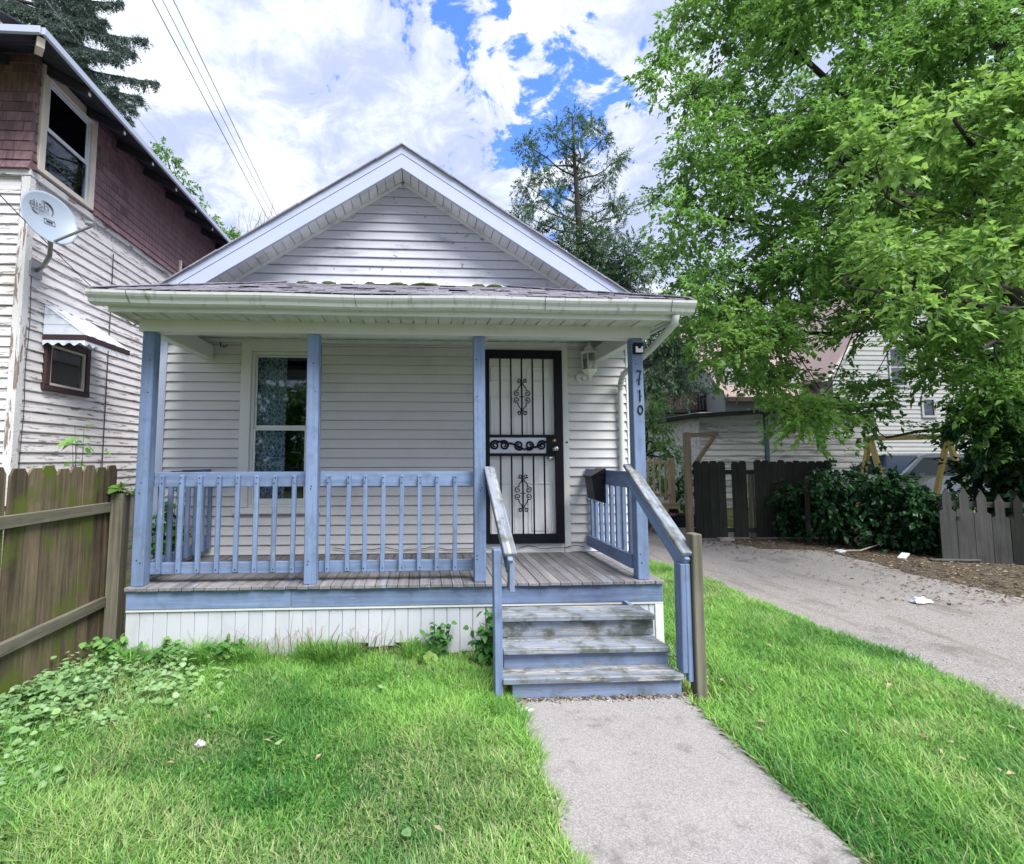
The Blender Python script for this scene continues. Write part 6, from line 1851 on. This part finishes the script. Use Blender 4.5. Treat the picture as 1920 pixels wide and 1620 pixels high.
# broad-leaved weeds through the lawn
n = 6500
x = np.concatenate([rng.uniform(-2.4, .6, n), rng.uniform(1.9, 3.6, n // 4)]); y = np.concatenate([rng.uniform(.9, 4.0, n), rng.uniform(.9, 6, n // 4)]); n = len(x)
k = rng.random(n) < np.clip((vnoise(x, y, 2.6, 61) - .42) * 3.0, .03, 1)
x, y = x[k], y[k]; n = len(x)
P = np.stack([x, y, .015 + rng.uniform(0, .05, n)], 1)
D = np.stack([rng.normal(0, 1, n), rng.normal(0, 1, n), rng.normal(.3, .3, n)], 1)
V, T = leaves(P, D, unit(rng.normal(0, .3, (n, 3)) + np.array([0, 0, 1.0])), rng.uniform(.013, .028, n), rng.uniform(.009, .018, n), fold=.12, droop=.2, mid=.5)
tag(np_mesh('lawn_weeds', None, 'leafbright', V, T, np.repeat(np.clip(rng.normal(.22, .18, n), 0, 1), 5)), 'clover and small broad-leaved weeds mixed through the lawn', 'weeds', kind='stuff')

# fallen leaves and twigs
def scatter_leaves(name, label, x, y, z0, l0, l1, t0, zr=.01, mat='dead'):
    n = len(x)
    P = np.stack([x, y, z0 + rng.uniform(0, zr, n)], 1)
    D = np.stack([rng.normal(0, 1, n), rng.normal(0, 1, n), rng.normal(0, .12, n)], 1)
    ln_ = rng.uniform(l0, l1, n)
    V, T = leaves(P, D, unit(rng.normal(0, .35, (n, 3)) + np.array([0, 0, 1.0])), ln_, ln_ * rng.uniform(.2, .6, n), fold=.3)
    return tag(np_mesh(name, None, mat, V, T, np.repeat(np.clip(rng.normal(t0, .25, n), 0, 1), 5)), label, 'leaf litter', kind='stuff')


n = 9000
x = rng.uniform(4.6, 9.5, n); y = rng.uniform(5.0, 9.3, n)
e = 6.9 + .3 * np.sin(y * 2) - np.clip(y - 8.2, 0, 1) * 2.0
k = (rng.random(n) < np.where(x > e, 1.0, np.exp(-(e - x) * 1.5) * .8))
scatter_leaves('leaf_litter', 'brown leaf litter scattered along the far edge of the driveway', x[k], y[k], .002, .02, .07, .3)
n = 420
x = rng.uniform(.62, 1.80, n); y = 3.262 - np.abs(rng.normal(0, .022, n))
scatter_leaves('step_litter', 'small dead leaves and bits gathered at the foot of the steps', x, y, .013, .010, .035, .35, zr=.014)
n = 150
y = rng.uniform(1.2, 3.3, n); x = wr_(y) + rng.normal(.0, .035, n) + .01
scatter_leaves('edge_litter', 'dry leaf bits along the right edge of the walk', x, y, .012, .012, .045, .5, zr=.012)
n = 70
x = np.concatenate([rng.uniform(1.85, 3.6, 52), rng.uniform(-1.5, .5, 18)]); y = rng.uniform(1.3, 4.6, n)
scatter_leaves('fallen_leaves', 'scattered yellow fallen leaves lying on the grass', x, y, .035, .03, .06, .85, zr=.03)
n = 160
x = rng.uniform(.62, 1.7, n); y = rng.choice([3.29, 3.45, 3.5, 3.40], n) + rng.normal(0, .02, n); z0 = np.where(y < 3.4, .153, .283)
k = ((y > 3.32) & (y < 3.40)) | ((y > 3.46) & (y < 3.58))
scatter_leaves('tread_litter', 'tiny pale debris lying on the porch steps', x[k], y[k], np.where(y[k] < 3.41, .155, .285), .008, .022, .8, zr=.003)

# pebbles on the drive and by the skirt corner
def pebbles(name, label, x, y, z0, r0, r1):
    n = len(x)
    r_ = rng.uniform(r0, r1, n)[:, None]
    c = np.stack([x, y, np.full(n, z0) + r_[:, 0] * .3], 1)
    o = np.array([[1, 0, 0], [-1, 0, 0], [0, 1, 0], [0, -1, 0], [0, 0, .7], [0, 0, -.7]])
    V = (c[:, None, :] + o[None] * r_[:, None, :] * rng.uniform(.6, 1.3, (n, 6, 1))).reshape(-1, 3)
    f = np.array([[0, 2, 4], [2, 1, 4], [1, 3, 4], [3, 0, 4], [2, 0, 5], [1, 2, 5], [3, 1, 5], [0, 3, 5]])
    T = (np.arange(n)[:, None, None] * 6 + f[None]).reshape(-1, 3)
    return tag(np_mesh(name, None, 'pebble', V, T, np.repeat(rng.uniform(0, 1, n), 6)), label, 'gravel', kind='stuff')


n = 4200
x = rng.uniform(3.6, 7.2, n); y = rng.uniform(2.2, 9.2, n)
k = (x > dl(y)) & (rng.random(n) < .25 + .75 * (vnoise(x, y, 1.6, 71) > .5))
pebbles('drive_gravel', 'loose pale gravel on the driveway', x[k], y[k], -.005, .003, .010)
n = 900
x = rng.uniform(1.98, 2.45, n); y = rng.uniform(3.5, 5.2, n)
pebbles('skirt_gravel', 'pale pebbles in the bare patch beside the porch corner', x, y, -.008, .006, .018)
n = 60
x = rng.uniform(.66, 1.72, n); y = 3.25 - np.abs(rng.normal(0, .03, n))
pebbles('step_pebbles', 'few white pebbles at the foot of the steps', x, y, .012, .005, .012)
